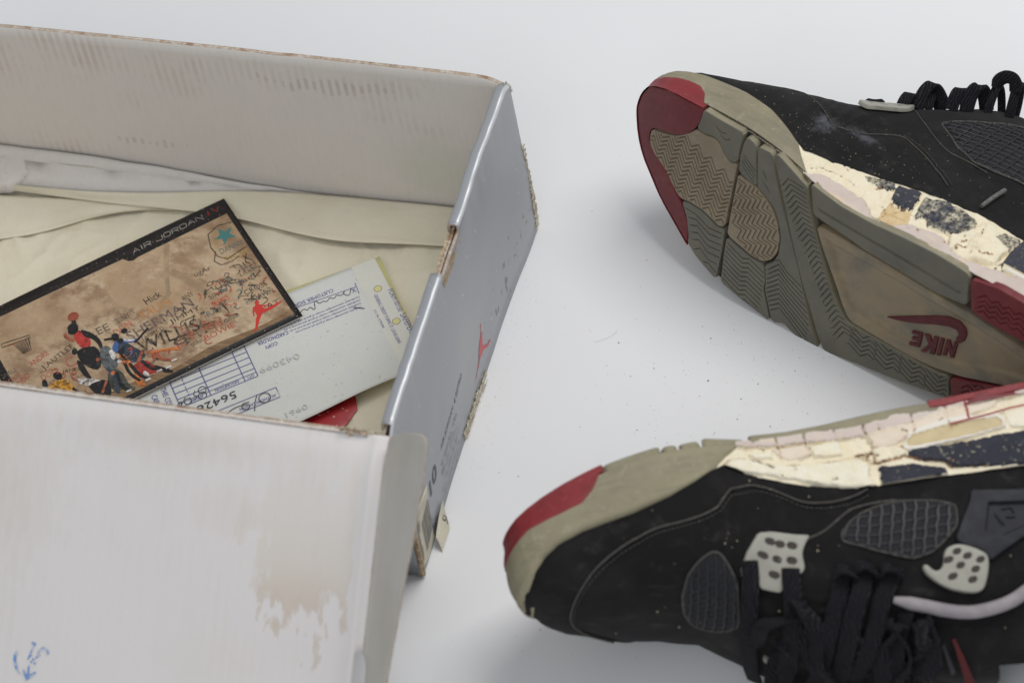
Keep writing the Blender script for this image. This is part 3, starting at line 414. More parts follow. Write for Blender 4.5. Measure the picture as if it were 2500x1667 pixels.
sheet('end_panel', ep, ys, np.arange(NP, dtype=float), [MT['silver'], MT['slot'], MT['edge'], MT['silveredge']], .0016, BOX, label='silver printed end panel with a torn notch in its top edge',
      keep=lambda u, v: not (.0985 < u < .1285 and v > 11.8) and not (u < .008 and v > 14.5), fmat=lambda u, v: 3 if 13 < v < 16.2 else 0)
sheet('inner_panel', lambda u, v: np.stack([0 * u - .0046, u, v * (H - .0042 - .0016 * abs(np.sin(u * 900)) * (abs(u - .1135) < .016))], 1), lin(.003, WB - .003, 140), lin(0, 1, 6), [MT['liner'], MT['slot'], MT['edge']], .0016, BOX, flip=True)
mb = MB()        # ragged brown edges inside the notch
for xx, tall in ((-.0010, .0028), (-.0056, .0022)):
    yy = lin(.0983, .1290, 40); n_ = len(yy); zz = H - .0075 + tall * (.45 + .5 * RNG.random(n_)); V = []
    for k in range(n_):
        w = .0004 + .0003 * RNG.random()
        V += [(xx - w, yy[k], H - .0115), (xx - w, yy[k], zz[k]), (xx + w, yy[k], zz[k] - .0006), (xx + w, yy[k], H - .0115)]
    mb.add(V, [(4 * k + a, 4 * k + 4 + a, 4 * k + 5 + a, 4 * k + 1 + a) for k in range(n_ - 1) for a in range(3)], [int((a == 0) == (xx > -.003) and a != 1) for k in range(n_ - 1) for a in range(3)])
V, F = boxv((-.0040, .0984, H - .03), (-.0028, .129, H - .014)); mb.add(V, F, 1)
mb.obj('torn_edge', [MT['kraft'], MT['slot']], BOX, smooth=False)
def shred(name, pts, size, n, m, ax=(.6, 1, 1), label=None):    # a clump of torn paper fibres along a line of points
    mb = MB(); pts = np.asarray(pts, float)
    for _ in range(n):
        k = RNG.integers(0, len(pts) - 1); p = pts[k] + (pts[k + 1] - pts[k]) * RNG.random(); c = p + RNG.normal(0, size * .28, 3) * ax
        q = RNG.normal(0, 1, (5, 3)) * ax; q /= np.linalg.norm(q, axis=1)[:, None]; s = size * RNG.uniform(.35, 1.0); V = c + q * s * RNG.uniform(.4, 1, (5, 1)); V = np.vstack([V, V.mean(0) + RNG.normal(0, s * .12, 3)])
        mb.add(V, [(0, 1, 5), (1, 2, 5), (2, 3, 5), (3, 4, 5), (4, 0, 5)], 0)
    return mb.obj(name, [MT[m]], BOX, smooth=False, label=label)
def torn(y_in, y_out, z0, z1, n, label, horiz=False, lift=.0004):
    a_ = np.linspace(z0, z1, n); A = [(y_in + RNG.uniform(-1, 1) * 1.1, q) for q in a_]; B_ = [(y_out + RNG.uniform(-1, 1) * .9, q) for q in a_[::-1]]; P = A + B_
    if horiz: P = [(q, p) for p, q in P]
    f = lambda P, h: np.stack([bulge(np.minimum(P[:, 0] / 1000, WB), P[:, 1] / 1000) + lift + h / 1000 + .0004 * vnoise(P[:, 0], P[:, 1], 1.1), P[:, 0] / 1000, np.maximum(P[:, 1] / 1000, .0006)], 1)
    V, F, M = patch(P, f, .5, .1, res=1.2, step=1.2, rough=.25, rs=1.2, h0=-.3); mesh('torn_edge', V, F, MT['tornpaper'], BOX, label=label)
WM = WB * 1000
torn(WM - 3.6, WM + .3, 2, 34, 26, 'frayed cream paper on the rear edge of the end panel'); torn(WM - 2.2, WM + .2, 33, 66, 22, 'frayed cream paper on the rear edge of the end panel', lift=.0003)
torn(5.5, .3, 84, 112, 24, 'torn cream paper along the foot of the end panel', True); torn(2.6, .2, 110, 128, 14, 'torn cream paper along the foot of the end panel', True)
shred('frayed_corner', [(-.003, WB - .002, H - .0032), (-.0005, WB - .002, H - .004), (.0004, WB - .0008, H - .010)], .0014, 46, 'tornpaper', (.7, .5, .7))
shred('frayed_edge', [(.0012, .122, .001), (.0012, .108, .0036), (.0012, .096, .004), (.001, .086, .003)], .0013, 90, 'tornpaper', (.4, 1, .8))
shred('frayed_edge', [(.0022, WB - .002, .05), (.003, WB - .0015, .03), (.0034, WB - .002, .012)], .0013, 60, 'tornpaper', (.4, .6, 1))
shred('frayed_corner', [(-.0045, .0012, H - .006), (-.0025, .009, H - .004)], .0011, 20, 'tornpaper', (1, 1, .5))
shred('frayed_corner', [(-.024, .0006, H + .0006), (-.014, .0012, H - .0008), (-.006, .002, H - .003)], .0016, 60, 'kraft', (1, .7, .5))
shred('frayed_corner', [(-.022, .0022, H - .0002), (-.012, .003, H - .0016), (-.004, .003, H - .004)], .0017, 50, 'tornpaper', (1, .7, .5))
shred('frayed_corner', [(-.020, -.0004, H - .0016), (-.013, .0006, H - .0046), (-.003, .001, H - .0085)], .0012, 46, 'kraft', (1, .6, .4))
shred('frayed_corner', [(-.018, .003, H - .003), (-.010, .005, H - .007), (-.005, .003, H - .009)], .0014, 34, 'tornpaper', (1, .7, .5))
shred('frayed_corner', [(-.010, -.0004, .003), (-.004, -.0006, .0015), (.0003, .0012, .002)], .0012, 36, 'tornpaper', (1, .5, .7))
mb = MB()        # worn vertical corner board
V, F = tube([(.0002, .0006, .002), (.0009, .0004, .02), (.0006, .0008, .05), (-.0006, .001, .08), (-.001, .0015, H - .01)], [.0016, .0015, .0012, .001, .001], 6); mb.add(V, F, 0); mb.obj('corner_edge', [MT['kraft']], BOX)
# print on the end panel: u along the panel, v up
ppf = lambda P, l: np.stack([bulge(P[:, 0] / 1000, P[:, 1] / 1000) + .0003 * vnoise(P[:, 0] / 1000, P[:, 1] / 1000, 90) + .00006 + l, P[:, 0] / 1000, P[:, 1] / 1000], 1)
pr = Print(ppf, .00004)
pr.text('AIR JORDAN', 54, 31.8, 24.5, 3.8, 7, 'panelink', .15); pr.text('4', 80.2, 35.1, 2.4, 3.8, 7, 'panelink', .15); pr.text('RETRO', 84.2, 35.6, 13, 3.8, 7, 'panelink', .15)
[pr.text('10', 30.2 + a_, 25.4 + b_, 13.5, 9.5, 6, 'panelink', .2) for a_, b_ in ((0, 0), (.5, 0), (.9, .1), (.45, .3))]
for (y0, z0, wds) in ((50, 24.5, (4, 8, 6, 9)), (48, 20.2, (7, 6, 10)), (50, 14.8, (5, 8, 4, 9)), (46, 9.2, (6, 7, 9, 4)), (44, 4.6, (5, 9, 8)), (68, 6.5, (5, 3)), (27, 12, (2,)), (28, 8, (3,)), (26.5, 4, (4,))):
    for w in wds:
        q = y0
        while q < y0 + w - .8: pr.stroke([(q, z0 + (q - 44) * .12), (q + RNG.uniform(.5, 1.), z0 + (q - 44) * .12 + RNG.uniform(-.3, .5))], RNG.uniform(.6, 1.3), 'panelfaint'); q += RNG.uniform(.9, 1.3)
        y0 += w + 1.2
pr.obj('panel_lettering', BOX); pr = Print(ppf, .00004)
J = 'panelred'
pr.disc((132.4, 33.6), 1.0, J); pr.stroke([(132.2, 33), (130.6, 30), (131.0, 26.5)], [.7, .6, .9], J); pr.poly([(133, 28.5), (130.2, 29), (126.6, 26.3), (123.0, 20.5), (126.4, 16.6), (129.5, 18.2), (130.6, 22.5)], J)
pr.stroke([(127.4, 19.6), (132.5, 16.2), (136.5, 12.6), (139.6, 12.6), (141, 10.2)], [2.4, 1.9, 1.8, 1.3, .5], J); pr.stroke([(125.6, 19.5), (122.8, 18), (117.5, 15.4), (111.6, 12.7)], [2.3, 1.9, 1.1, .4], J); pr.stroke([(126.8, 25.8), (123.6, 22.5), (121.0, 17.8)], [.9, .7, .4], J)
pr.obj('panel_logo', BOX)
stk = Print(lambda P, l: ppf(P, l + .0004), .00005)
V, F, M = patch([(27.5, 39.9), (22.2, 3.6), (9.4, 2.0), (3.6, 6.), (8.8, 41.2)], lambda P, h: ppf(P, h / 1000)[:, :], .35, 0., res=6, step=4)
lab = mesh('price_label', V, F, MT['sticker'], BOX, label='cream barcode label peeling at the foot of the end panel')
q = 10.
while q < 22.6:
    w = RNG.choice([.35, .6, .9]); a = (q - 10) / 12.6; stk.poly([(q, 8 + a * 3), (q + w * .75, 8 + a * 3), (q + w * .75 + 1.6, 29 + a * 3), (q + 1.6, 29 + a * 3)], 'panelink'); q += w + RNG.choice([.4, .7])
stk.obj('barcode', lab)
V, F, M = patch([(40, 9), (38, .8), (29, .6), (16, .6), (20, 6), (31, 8)], lambda P, h: np.stack([.0008 + .0048 * sstep((9 - P[:, 1]) / 9) * sstep((41 - P[:, 0]) / 12) + h / 1000, P[:, 0] / 1000, P[:, 1] / 1000], 1), .3, 0., res=2.)
flp = mesh('torn_paper_flap', V, F, MT['sticker'], BOX, label='torn paper flap curling out at the foot of the end panel')
t2 = Print(lambda P, l: np.stack([.0013 + .0048 * sstep((9 - P[:, 1]) / 9) * sstep((41 - P[:, 0]) / 12) + l, P[:, 0] / 1000, P[:, 1] / 1000], 1), .00004); t2.text('5', 31, 2.6, 2.4, 3.4, 0, 'pen'); t2.text('L', 34, 2.8, 2.0, 3.2, 0, 'pen'); t2.obj('label_print', flp)
# lid, hinged on the front wall and lying open towards the viewer
XC = .000
def lid(u, v):
    s = v; t_ = np.clip((u - (XC - .016)) / .016, 0, 1); w = .0070 * t_ ** 2 - .0050 * sstep((t_ - .62) / .38) + .0010 * vnoise(u, s, 26, .7) * sstep(s / .03) - .0022 * np.exp(-(s / .006) ** 2)
    corner = sstep((u - (XC - .022)) / .022) * np.exp(-(s / .016) ** 2); w = w - .003 * corner
    return lidp(0, s, w) + np.stack([u, 0 * u, 0 * u], 1)
us = np.concatenate([lin(-LB, -.03, 60), lin(-.027, XC - .0045, 22), lin(XC - .0035, XC, 4)]); vs = np.concatenate([lin(0, .02, 9), lin(.026, .1005, 16), lin(.1035, .172, 12)])
LID = sheet('lid', lid, us, vs, [MT['lidliner'], MT['silver'], MT['edge']], .003, BOX, flip=True, keep=lambda u, v: not (u > XC - .004 and v > .102), label='water stained white inside of the open lid')
be = math.radians(52)
def flap(P, h):
    x, s = P[:, 0] / 1000, P[:, 1] / 1000; r = np.clip(x / .008, 0, 1); ww = .0020 + x * math.sin(be) * r ** .5 - .0016 * np.sin(np.clip(x / .03, 0, 1) * 3.1) + .0008 * vnoise(x, s, 70)
    return lidp(0, s, ww + h / 1000) + np.stack([XC + x * math.cos(be) + .002 * (h / 1000) / .001 * 0, 0 * x, 0 * x], 1)
fo = [(0, 3), (5, -1.3), (14, -4.8), (24, -6.4), (29, -5.4), (30.5, -1.4), (29.8, 12), (27.6, 40), (25.2, 60), (21.6, 92), (18, 125), (16, 172), (3.2, 172), (3.2, 112), (2.6, 106), (1.2, 102.5), (0, 101)]
V, F, M = patch(chaikin(np.array(fo) * np.array([1.62, 1.]), 1), flap, 2.6, .35, res=5., step=2.5, h0=-2.6)
mesh('lid_flap', V, F, [MT['flapliner'], MT['edge']], BOX, mi=M, label='narrow side flap of the lid with a bare card edge')
st = Print(lambda P, l: lid(P[:, 0] / 1000, P[:, 1] / 1000) + l * LN, .0002)
arc = lambda c, r, a0, a1, n=14: [(c[0] + r * math.cos(a), c[1] + r * math.sin(a)) for a in lin(math.radians(a0), math.radians(a1), n)]
cS = (-163.5, 128.5)
for k in (0, 1): st.stroke(arc(cS, 8.0 - .7 * k, 120 + 20 * k, 205), .85, 'stamp')
st.stroke([(-163.2, 120), (-161.5, 119.8), (-164.5, 128)], [1.4, 1.1, .6], 'stamp'); st.stroke([(-159.5, 123.5), (-157.2, 121.4), (-155.2, 122.4), (-154.3, 124)], 1.1, 'stamp'); st.stroke([(-160, 124), (-158.4, 125.6)], .9, 'stamp')
st.stroke([(-166.5, 133.2), (-164, 137), (-159.8, 133.6)], [.9, 2.2, .9], 'stamp'); st.stroke([(-163.6, 131), (-163.4, 137.2)], .9, 'stamp')
for q in ((-163, 126), (-161.6, 127.6), (-160, 126.4), (-162.5, 129), (-160.6, 129.4)): st.disc(q, .6, 'stamp', 6)
st.obj('ink_stamp', LID, label='smudged round blue ink stamp')
# white inner ledge and lump along the foot of the back wall
def ledge(u, v):
    k = sstep((-.10 - u) / .17); y0 = WB - .004; a = np.clip(v, 0, 1)
    prof_y = np.where(a < .45, a / .45 * .004, np.where(a < .5, .0042, .0042 + (a - .5) / .5 * .0125)); prof_z = np.where(a < .45, .017 - a * .006, np.where(a < .5, .0125, .0125 - (a - .5) / .5 * .006))
    return np.stack([u, y0 - prof_y * (k + .12) + .0004 * vnoise(u, a, 120), .004 + prof_z * (.35 + .65 * k) + .0003 * vnoise(u, a * .1, 200)], 1)
sheet('inner_ledge', ledge, lin(-LB + .004, -.07, 70), np.array([0, .2, .44, .46, .5, .52, .75, 1.]), [MT['ledge'], MT['ledge'], MT['ledge']], .0012, BOX, label='white inner card ledge along the back wall', flip=False)
V, F, M = patch([(-330, 0), (-293, 0), (-287, 4), (-283, 10), (-285, 16), (-292, 21), (-305, 23), (-330, 24)], lambda P, h: np.stack([P[:, 0] / 1000, WB - .005 - P[:, 1] / 1000, .012 + h / 1000 - .0002 * P[:, 1]], 1), 7., 2.5, res=3, rough=.35, rs=4.)
mesh('torn_ledge_flap', V, F, MT['ledge'], BOX, label='torn white paper lump in the back corner')

# ------------------------------------------------------------------ packing paper
PAP = tag(empty('packing_paper', (-.16, .11, .0036)), 'creased cream packing paper lining the floor of the open box', 'packing paper')
def on(o, P): return np.asarray(P, float) - np.array(o.location)
def tis(u, v):
    z = .0048 + .0010 * vnoise(u, v, 45) + .0006 * vnoise(u * 3, v * 3, 40, 2.) + .0016 * np.exp(-((v - .145 - .25 * (u + .25)) / .012) ** 2) * sstep((-.16 - u) / .05) + .003 * sstep((v - .20) / .03)
    z = z + .0016 * (1 - np.abs(2 * fbm(u, v * .8 + .25 * u, .045, 3) - 1)) ** 5 + .0012 * (1 - np.abs(2 * fbm(u * 1.2 + 3, v - .4 * u, .03, 2) - 1)) ** 6
    return on(PAP, np.stack([u, v, z], 1))
sheet('paper_sheet', tis, lin(-LB + .006, -.0075, 220), lin(.004, WB - .005, 150), [MT['tissue']] * 3, .0005, PAP)
def fold(name, lower, upper, z0, z1):
    xs = lin(lower[0][0], lower[-1][0], 60); lo = np.interp(xs, [p[0] for p in lower], [p[1] for p in lower]); up_ = np.interp(xs, [p[0] for p in upper], [p[1] for p in upper]); kk = np.ones(9) / 9
    lo = np.convolve(np.pad(lo, 4, 'edge'), kk, 'valid'); up_ = np.convolve(np.pad(up_, 4, 'edge'), kk, 'valid')
    def f(u, v):
        a = np.interp(u, xs, lo); b = np.interp(u, xs, up_); q = v
        y = a + (b - a) * np.clip(q, 0, 1); lip = np.exp(-((q - .05) / .07) ** 2)
        z = z0 + (z1 - z0) * sstep(q) + .0006 * lip * np.where(q < .05, 1, 1) - .0022 * (q < 0) + .0004 * vnoise(u, v * .1, 70)
        y = np.where(q < 0, a + .0012, y)
        return on(PAP, np.stack([u, y, z], 1))
    return sheet(name, f, xs, np.concatenate([[-.02, 0, .02, .05, .09, .14, .2], lin(.28, 1, 14)]), [MT['tissue']] * 3, .0002, PAP)
fold('folded_edge', [(-.325, .160), (-.29, 168.6 / 1000), (-.268, .176), (-.2485, .1865), (-.236, .1945), (-.215, .2015), (-.195, .2045)], [(-.325, .197), (-.29, .200), (-.24, .204), (-.215, .2046), (-.195, .2052)], .0078, .0085)
fold('folded_edge', [(-.31, .2035), (-.27, .203), (-.235, .2015), (-.2, .2035), (-.165, .2035), (-.144, .2003), (-.119, .1955), (-.1, .1945), (-.082, .1955), (-.06, .199), (-.008, .2025)], [(-.31, .2042), (-.27, .2046), (-.235, .2065), (-.2, .212), (-.165, .2185), (-.11, .2235), (-.008, .2245)], .0092, .0130)

# ------------------------------------------------------------------ slips, tag and card lying in the box
def plate2(name, thing, fn, w0, w1, h0_, h1_, mats, th, nu=40, nv=24, label=None):
    return sheet(name, fn, lin(w0, w1, nu), lin(h0_, h1_, nv), mats, th, thing, label=label)
R1 = np.array([.803, .596]) / math.hypot(.803, .596); R2 = np.array([-R1[1], R1[0]]); RT = np.array([-75.2, 184.3])
def slip_xy(u, v, z): q = RT[None] + np.asarray(u)[:, None] * R1 + np.asarray(v)[:, None] * R2; return np.stack([q[:, 0] / 1000, q[:, 1] / 1000, z], 1)
YS = tag(empty('yellow_slip', (-.12, .12, .0102)), 'yellow copy slip showing past the edge of the blue grey credit slip', 'receipt')
a9 = math.radians(-1.8)
def ysl(u, v):
    uu = u * math.cos(a9) - v * math.sin(a9) + 1.0; vv = u * math.sin(a9) + v * math.cos(a9) + 3.2
    return on(YS, slip_xy(uu, vv, .0100 + .0004 * vnoise(u, v, .06)))
sheet('paper_sheet', ysl, lin(-175, 2, 30), lin(-83, -1.5, 16), [MT['yellow']] * 3, .0001, YS)
yp = Print(lambda P, l: ysl(P[:, 0], P[:, 1]) + np.array([0, 0, l]), .00006); yp.text('CARDHOLDER', -140.5, -18, 24, 3.4, -90, 'pen'); yp.obj('form_print', YS)
CS = tag(empty('credit_slip', (-.12, .12, .012)), 'blue grey carbon credit slip lying upside down under the picture card', 'receipt')
def sz(u, v): return .0118 + .0005 * vnoise(u, v, .05, 1.) + .0012 * sstep((-60 - v) / 25)
def slp(u, v):
    vv = v - 4.5 * sstep((-u - 20) / 60) * sstep((-v - 60) / 24)
    return on(CS, slip_xy(u, vv, sz(u, v)))
sheet('paper_sheet', slp, lin(-168, 0, 60), lin(-80.5, 0, 30), [MT['slip'], MT['slipback'], MT['slipback']], .0001, CS)
sp = Print(lambda P, l: slp(P[:, 0], P[:, 1]) + np.array([0, 0, l]), .00003)
for k in range(12): sp.poly([(-13.6, -80.4 + 6.7 * k), (-.2, -80.4 + 6.7 * k), (-.2, -80.4 + 6.7 * (k + 1)), (-13.6, -80.4 + 6.7 * (k + 1))], 'stub')
for q in ((-6, -20.5), (-5.1, -45.2), (-5.4, -70)): sp.disc(q, 2.1, 'yellow', 14); sp.stroke(arc(q, 2.1, 0, 360, 18), .25, 'pen')
def rt(t, x, y, w, h, rot=180, m='ink'): sp.text(t, x, y, w, h, rot, m)
rt('FORM 00150', -1.9, -24, 16, 3.0, -90); rt('SAFEPERF', -1.9, -42, 15, 3.2, -90); rt('GENERAL CREDIT FORMS ST. LOUIS 63045', -9.6, -23.5, 36, 1.9, -90); rt('U.S. Pat. 4,730,848', -13.3, -33, 13, 1.4, -90)
sp.stroke([(-15.5, -11), (-16, -18.8)], .35, 'ink'); sp.stroke([(-16, -13.8), (-52, -11.5)], .3, 'ink'); rt('X', -16.5, -13.6, 2.6, 3.4); rt('CUSTOMER SIGNATURE', -27.5, -8.8, 31, 2.4)
for k in range(4): rt('Cardholder acknowledges receipt of goods and services in the', -16.5 - .5 * k, -20.0 - 2.2 * k, 46 - 3 * k, 1.5)
sg = [(-19, -14), (-21, -18), (-24, -15), (-21.5, -13), (-25, -16), (-27, -13.6), (-29, -16), (-31, -13.5), (-33, -16), (-35, -14), (-37, -15.5), (-39, -10.5), (-40.5, -19), (-42.5, -14), (-44, -16.5), (-46, -14), (-48, -16), (-51, -15)]
sp.stroke(spl(sg, 90), .38, 'pen'); sp.stroke([(-22, -26), (-17, -29.5)], .55, 'pen')
rt('CARDHOLDER', -58.5, -24.2, 17, 2.6); rt('COPY', -66, -28.6, 7, 2.4)
G0, G1, Gt, Gb = -125.2, -82.4, -20, -46.0
for k in range(6): sp.stroke([(G0, Gb + 1.6 + 4.1 * k if k else Gb), (G1, Gb + 1.6 + 4.1 * k if k else Gb)], .38, 'ink')
sp.stroke([(G0, Gb + 2.9), (G1, Gb + 2.9)], .3, 'ink')
for x in (G0, G1, -89.5, -108.5): sp.stroke([(x, Gb), (x, Gt)], .42, 'ink')
for k in range(9): sp.stroke([(-118.8, Gb + 2.6 * k), (-118.8, Gb + 2.6 * k + 1.5)], .35, 'ink')
rt('QTY', -84, -43.4, 4, 2.0); rt('DESCRIPTION', -92.5, -43.3, 13, 1.9); rt('AMOUNT', -112, -43.4, 8, 1.9)
rt('564263', -96.5, -49.2, 25.5, 4.8, 180, 'pen')
for c, r in (((-111.5, -40.5), 2.1), ((-112.5, -44), 2.2)): sp.stroke(arc(c, r, 0, 360, 20), .4, 'pen')
sp.stroke(spl([(-115, -39), (-117, -42), (-114.5, -43), (-117.5, -45)], 24), .4, 'pen'); sp.stroke(arc((-120.5, -44), 1.9, 0, 360, 18), .4, 'pen'); sp.stroke(spl([(-121, -41), (-123.5, -43.5), (-125.5, -47), (-123, -41.5), (-126.5, -44)], 30), .4, 'pen')
rt('THIS COPY FOR', -131.2, -29.5, 22, 3.0, -90); rt('CARDHOLDER', -137, -32, 20, 3.2, -90)
B0, B1 = (-76.5, -56.8), (-109, -64.5); sp.stroke([(-76.5, -57.5), (-109, -57.5), (-109, -64), (-76.5, -64), (-76.5, -57.5)], .35, 'ink'); rt('AUTHORIZATION', -78, -61.2, 20, 1.7)
sp.stroke(arc((-84, -61), 3.0, 0, 360, 20), .45, 'pen'); sp.stroke([(-87, -57.5), (-89.5, -61.5), (-91.5, -66.2)], .45, 'pen'); sp.stroke(spl([(-92, -60), (-96, -59), (-97, -63), (-93.5, -64), (-92, -61), (-99, -59.6), (-104, -61)], 40), .45, 'pen')
rt('043099', -58.5, -41.3, 22, 4.0, 180, 'faint'); rt('0961', -66, -73, 12, 2.8, 180, 'faint')
sp.obj('form_print', CS)
RTg = tag(empty('red_tag', (-.07, .088, .0062)), 'red paper tag peeking from under the bottom edge of the credit slip', 'tag')
def rtag(P, h): return on(RTg, np.stack([P[:, 0] / 1000, P[:, 1] / 1000, .0064 + h / 1000 + .0015 * np.sin((P[:, 0] + 90) / 9)], 1))
V, F, M = patch([(-92, 92), (-66, 100), (-61.5, 97), (-58.6, 90), (-61.5, 79), (-75, 66), (-105, 70)], rtag, .4, .1, res=4); mesh('folded_paper', V, F, MT['redtag'], RTg)
V, F, M = patch([(-96, 86), (-76, 90), (-73, 82), (-92, 72)], lambda P, h: rtag(P, h + .9), .4, .1, res=4); mesh('folded_paper', V, F, MT['redtag'], RTg)
PC = tag(empty('picture_card', (-.2, .13, .0135)), 'black bordered card with a picture of basketball players before a graffiti wall', 'card')
E1 = np.array([.733, .680]) / math.hypot(.733, .680); E2 = np.array([-E1[1], E1[0]]); CTR = np.array([-168.7, 210.7])
def cpt(P, l):
    q = CTR + (P[:, :1] - 150) * E1 + (P[:, 1:2] - 98) * E2
    return on(PC, np.stack([q[:, 0] / 1000, q[:, 1] / 1000, .0142 + l + .0006 * np.sin(P[:, 0] / 50.)], 1))
sheet('card_stock', lambda u, v: cpt(np.stack([u, v], 1), 0.), lin(-2, 150.4, 30), lin(-.5, 98, 12), [MT['cardblack'], MT['cardwhite'], MT['cardwhite']], .0005, PC)
cp = Print(cpt, .00002)
def strip_poly(P, m):       # cut a picture area in narrow columns so it follows the bend of the card
    P = ccw(P)
    V = resample(P, 6.); lo, hi = V[:, 0].min(), V[:, 0].max()
    cp.poly(V, m)
wall_o = [(3, 3.2), (60, 3.2), (147.2, 3.2), (147.0, 60), (146.6, 87.2), (93.5, 86.2), (90.5, 85.4), (88, 86.4), (86, 89.6), (40, 90.4), (3, 91)]
for a in range(0, 9):
    x0, x1 = 3 + 16. * a, 3 + 16. * (a + 1)
    top = lambda x: float(np.interp(x, [3, 86, 88, 90.5, 93.5, 147.2], [91, 89.6, 86.4, 85.4, 86.2, 87.2]))
    xs = sorted({x0, x1} | {x for x in (86, 88, 90.5, 93.5) if x0 < x < x1}); x1 = min(x1, 147.2); xs = [min(x, 147.2) for x in xs]
    cp.poly([(x0, 3.2), (x1, 3.2)] + [(x, top(x)) for x in xs[::-1]], 'cardwall')
z0 = cp.z
for a in range(9):
    x0, x1 = 3 + 16. * a, min(3 + 16. * (a + 1), 147.2); gt = lambda x: 7. + (x < 70) * 2. + 1.2 * math.sin(x * .9)
    cp.poly([(x0, 3.2), (x1, 3.2), (x1, gt(x1)), (.5 * (x0 + x1), gt(.5 * (x0 + x1))), (x0, gt(x0))], 'cardground')
cp.z = z0 + 4
for p, w in D['drips']: cp.stroke(spl(p, 16) if len(p) > 2 else p, np.linspace(w, w * .7, 16 if len(p) > 2 else len(p)) * .75, 'drip')
def scrib(cx, cy, w, h, n, cols, sw=.45):
    for _ in range(n):
        x, y = cx + RNG.uniform(-w, w), cy + RNG.uniform(-h, h); k = RNG.integers(3, 6); P = np.cumsum(np.vstack([[x, y], RNG.normal(0, 1.5, (k, 2))]), 0); P[:, 0] = np.clip(P[:, 0], 5, 146); P[:, 1] = np.clip(P[:, 1], 6, 86)
        cp.stroke(spl(P, 4 * k), sw, 'g%d' % cols[RNG.integers(0, len(cols))])
cp.z = z0 + 8; scrib(131, 36, 14, 16, 70, [0, 0, 1, 2, 9, 5, 7]); scrib(110, 32, 16, 12, 24, [0, 2, 4]); scrib(80, 22, 30, 8, 26, [0, 1, 2, 3]); scrib(20, 28, 18, 12, 16, [2, 1, 3]); cp.z = z0 + 12
for t, x, y, w, h, r, c in D['graf']: cp.z = z0 + 12 + (hash_ := sum(map(ord, t)) % 6); cp.text(t, x, y, w * .94, min(h, 11) * .78, r, 'g%d' % c)
cp.z = z0 + 20
star = lambda c, r: [(c[0] + (r if k % 2 == 0 else r * .42) * math.cos(math.pi / 2 + k * math.pi / 5 + .2), c[1] + (r if k % 2 == 0 else r * .42) * math.sin(math.pi / 2 + k * math.pi / 5 + .2)) for k in range(10)]
cp.poly(star((139.5, 73.5), 6.5), 'teal'); cp.stroke([(146.6, 80), (139, 82), (132, 79), (129.5, 70), (130, 62), (133.5, 57.5), (146.6, 60)], .6, 'g0'); cp.stroke([(130.5, 66), (127, 60), (129, 55.5), (135, 54.6), (140, 56)], .6, 'g0')
for k in range(7): cp.stroke([(131 + .4 * k, 68 + 1.6 * k), (134 + .4 * k, 68.6 + 1.5 * k)], .4, 'g8')
cp.stroke([(7.6, 73.1), (22.7, 70), (22.4, 68.4), (7, 70.6), (7.6, 73.1)], .5, 'g0'); cp.stroke([(10, 69.8), (20, 67.8)], .35, 'g1')
for k in range(6): cp.stroke([(13 + 1.6 * k, 69.6 - .3 * k), (15 + .9 * k, 60.)], .22, 'g0'); cp.stroke([(21.5 - 1.5 * k, 68), (19.5 - .8 * k, 60)], .22, 'g0')
cp.z = z0 + 24
for c, P in D['players']: cp.poly(chaikin(P, 1), 'p' + c)
for P, c, w in (([(58, 24), (57, 16), (60, 8)], 'pk', 1.6), ([(49, 26), (50, 16), (47, 7)], 'pn', 1.8), ([(62, 34), (58, 30), (60, 24)], 'pk', 1.4), ([(68, 33), (74, 36), (78, 38)], 'pk', 1.2), ([(36, 14), (30, 18), (28, 24)], 'pk', 1.5), ([(55, 44), (60, 42), (63, 38)], 'pk', 1.4), ([(72, 22), (79, 20), (86, 16)], 'po', 1.6), ([(45, 18), (40, 12)], 'ps', 1.4)): cp.stroke(spl(P, 8), w, c)
for c, q, r_ in (((62, 38.5), 'pk', 1.7), ((66.4, 43.4), 'pk', 1.8), ((59.6, 31.5), 'pk', 1.8), ((47, 33.5), 'ps', 1.3), ((50, 21), 'po', 1.2), ((56, 26), 'pw', 1.2), ((64, 28), 'pb', 1.4)): cp.disc(c, r_, q, 10)
cp.disc((44.2, 61.2), 2.9, 'pk'); cp.disc((47.4, 68), 3.0, 'ball'); cp.stroke(arc((47.4, 68), 2.2, 20, 160, 8), .2, 'pk')
for P, c in (([(60, 22), (61, 12), (64, 7)], 'pk'), ([(66, 20), (68, 12), (72, 9)], 'pk'), ([(73, 20), (76, 14), (80, 11)], 'ps'), ([(52, 20), (50, 12), (52, 6)], 'pk'), ([(70, 26), (64, 20)], 'ps')): cp.stroke(spl(P, 8), 1.7, c)
for c in ((71, 8.6), (80.5, 10.6), (63.6, 6.6), (52, 5.6), (76, 8)): cp.poly([(c[0] - 1.4, c[1] - .6), (c[0] + 1.8, c[1] - .9), (c[0] + 1.6, c[1] + .5), (c[0] - 1, c[1] + .7)], 'pw')
cp.z = z0 + 30
Jr = 'cardred'
cp.disc((133.9, 21.4), 1.25, Jr); cp.poly([(132.4, 20.4), (134.8, 19.6), (135.4, 15), (133.4, 12.8), (130.2, 13.4), (130.4, 17)], Jr); cp.stroke([(131.4, 19.4), (129.6, 16.6), (128.6, 13.6)], [1.1, .9, .5], Jr); cp.stroke([(134, 14.2), (138, 13.8), (142, 14.2), (145.4, 14.8)], [2.6, 2., 1.5, .7], Jr)
cp.stroke([(132, 13.6), (129.4, 10.6), (127, 6.8), (124.4, 3.9)], [2.6, 2., 1.4, .8], Jr); cp.stroke([(134.6, 18.6), (137, 16.4), (139.4, 17.2)], [1., .8, .5], Jr)
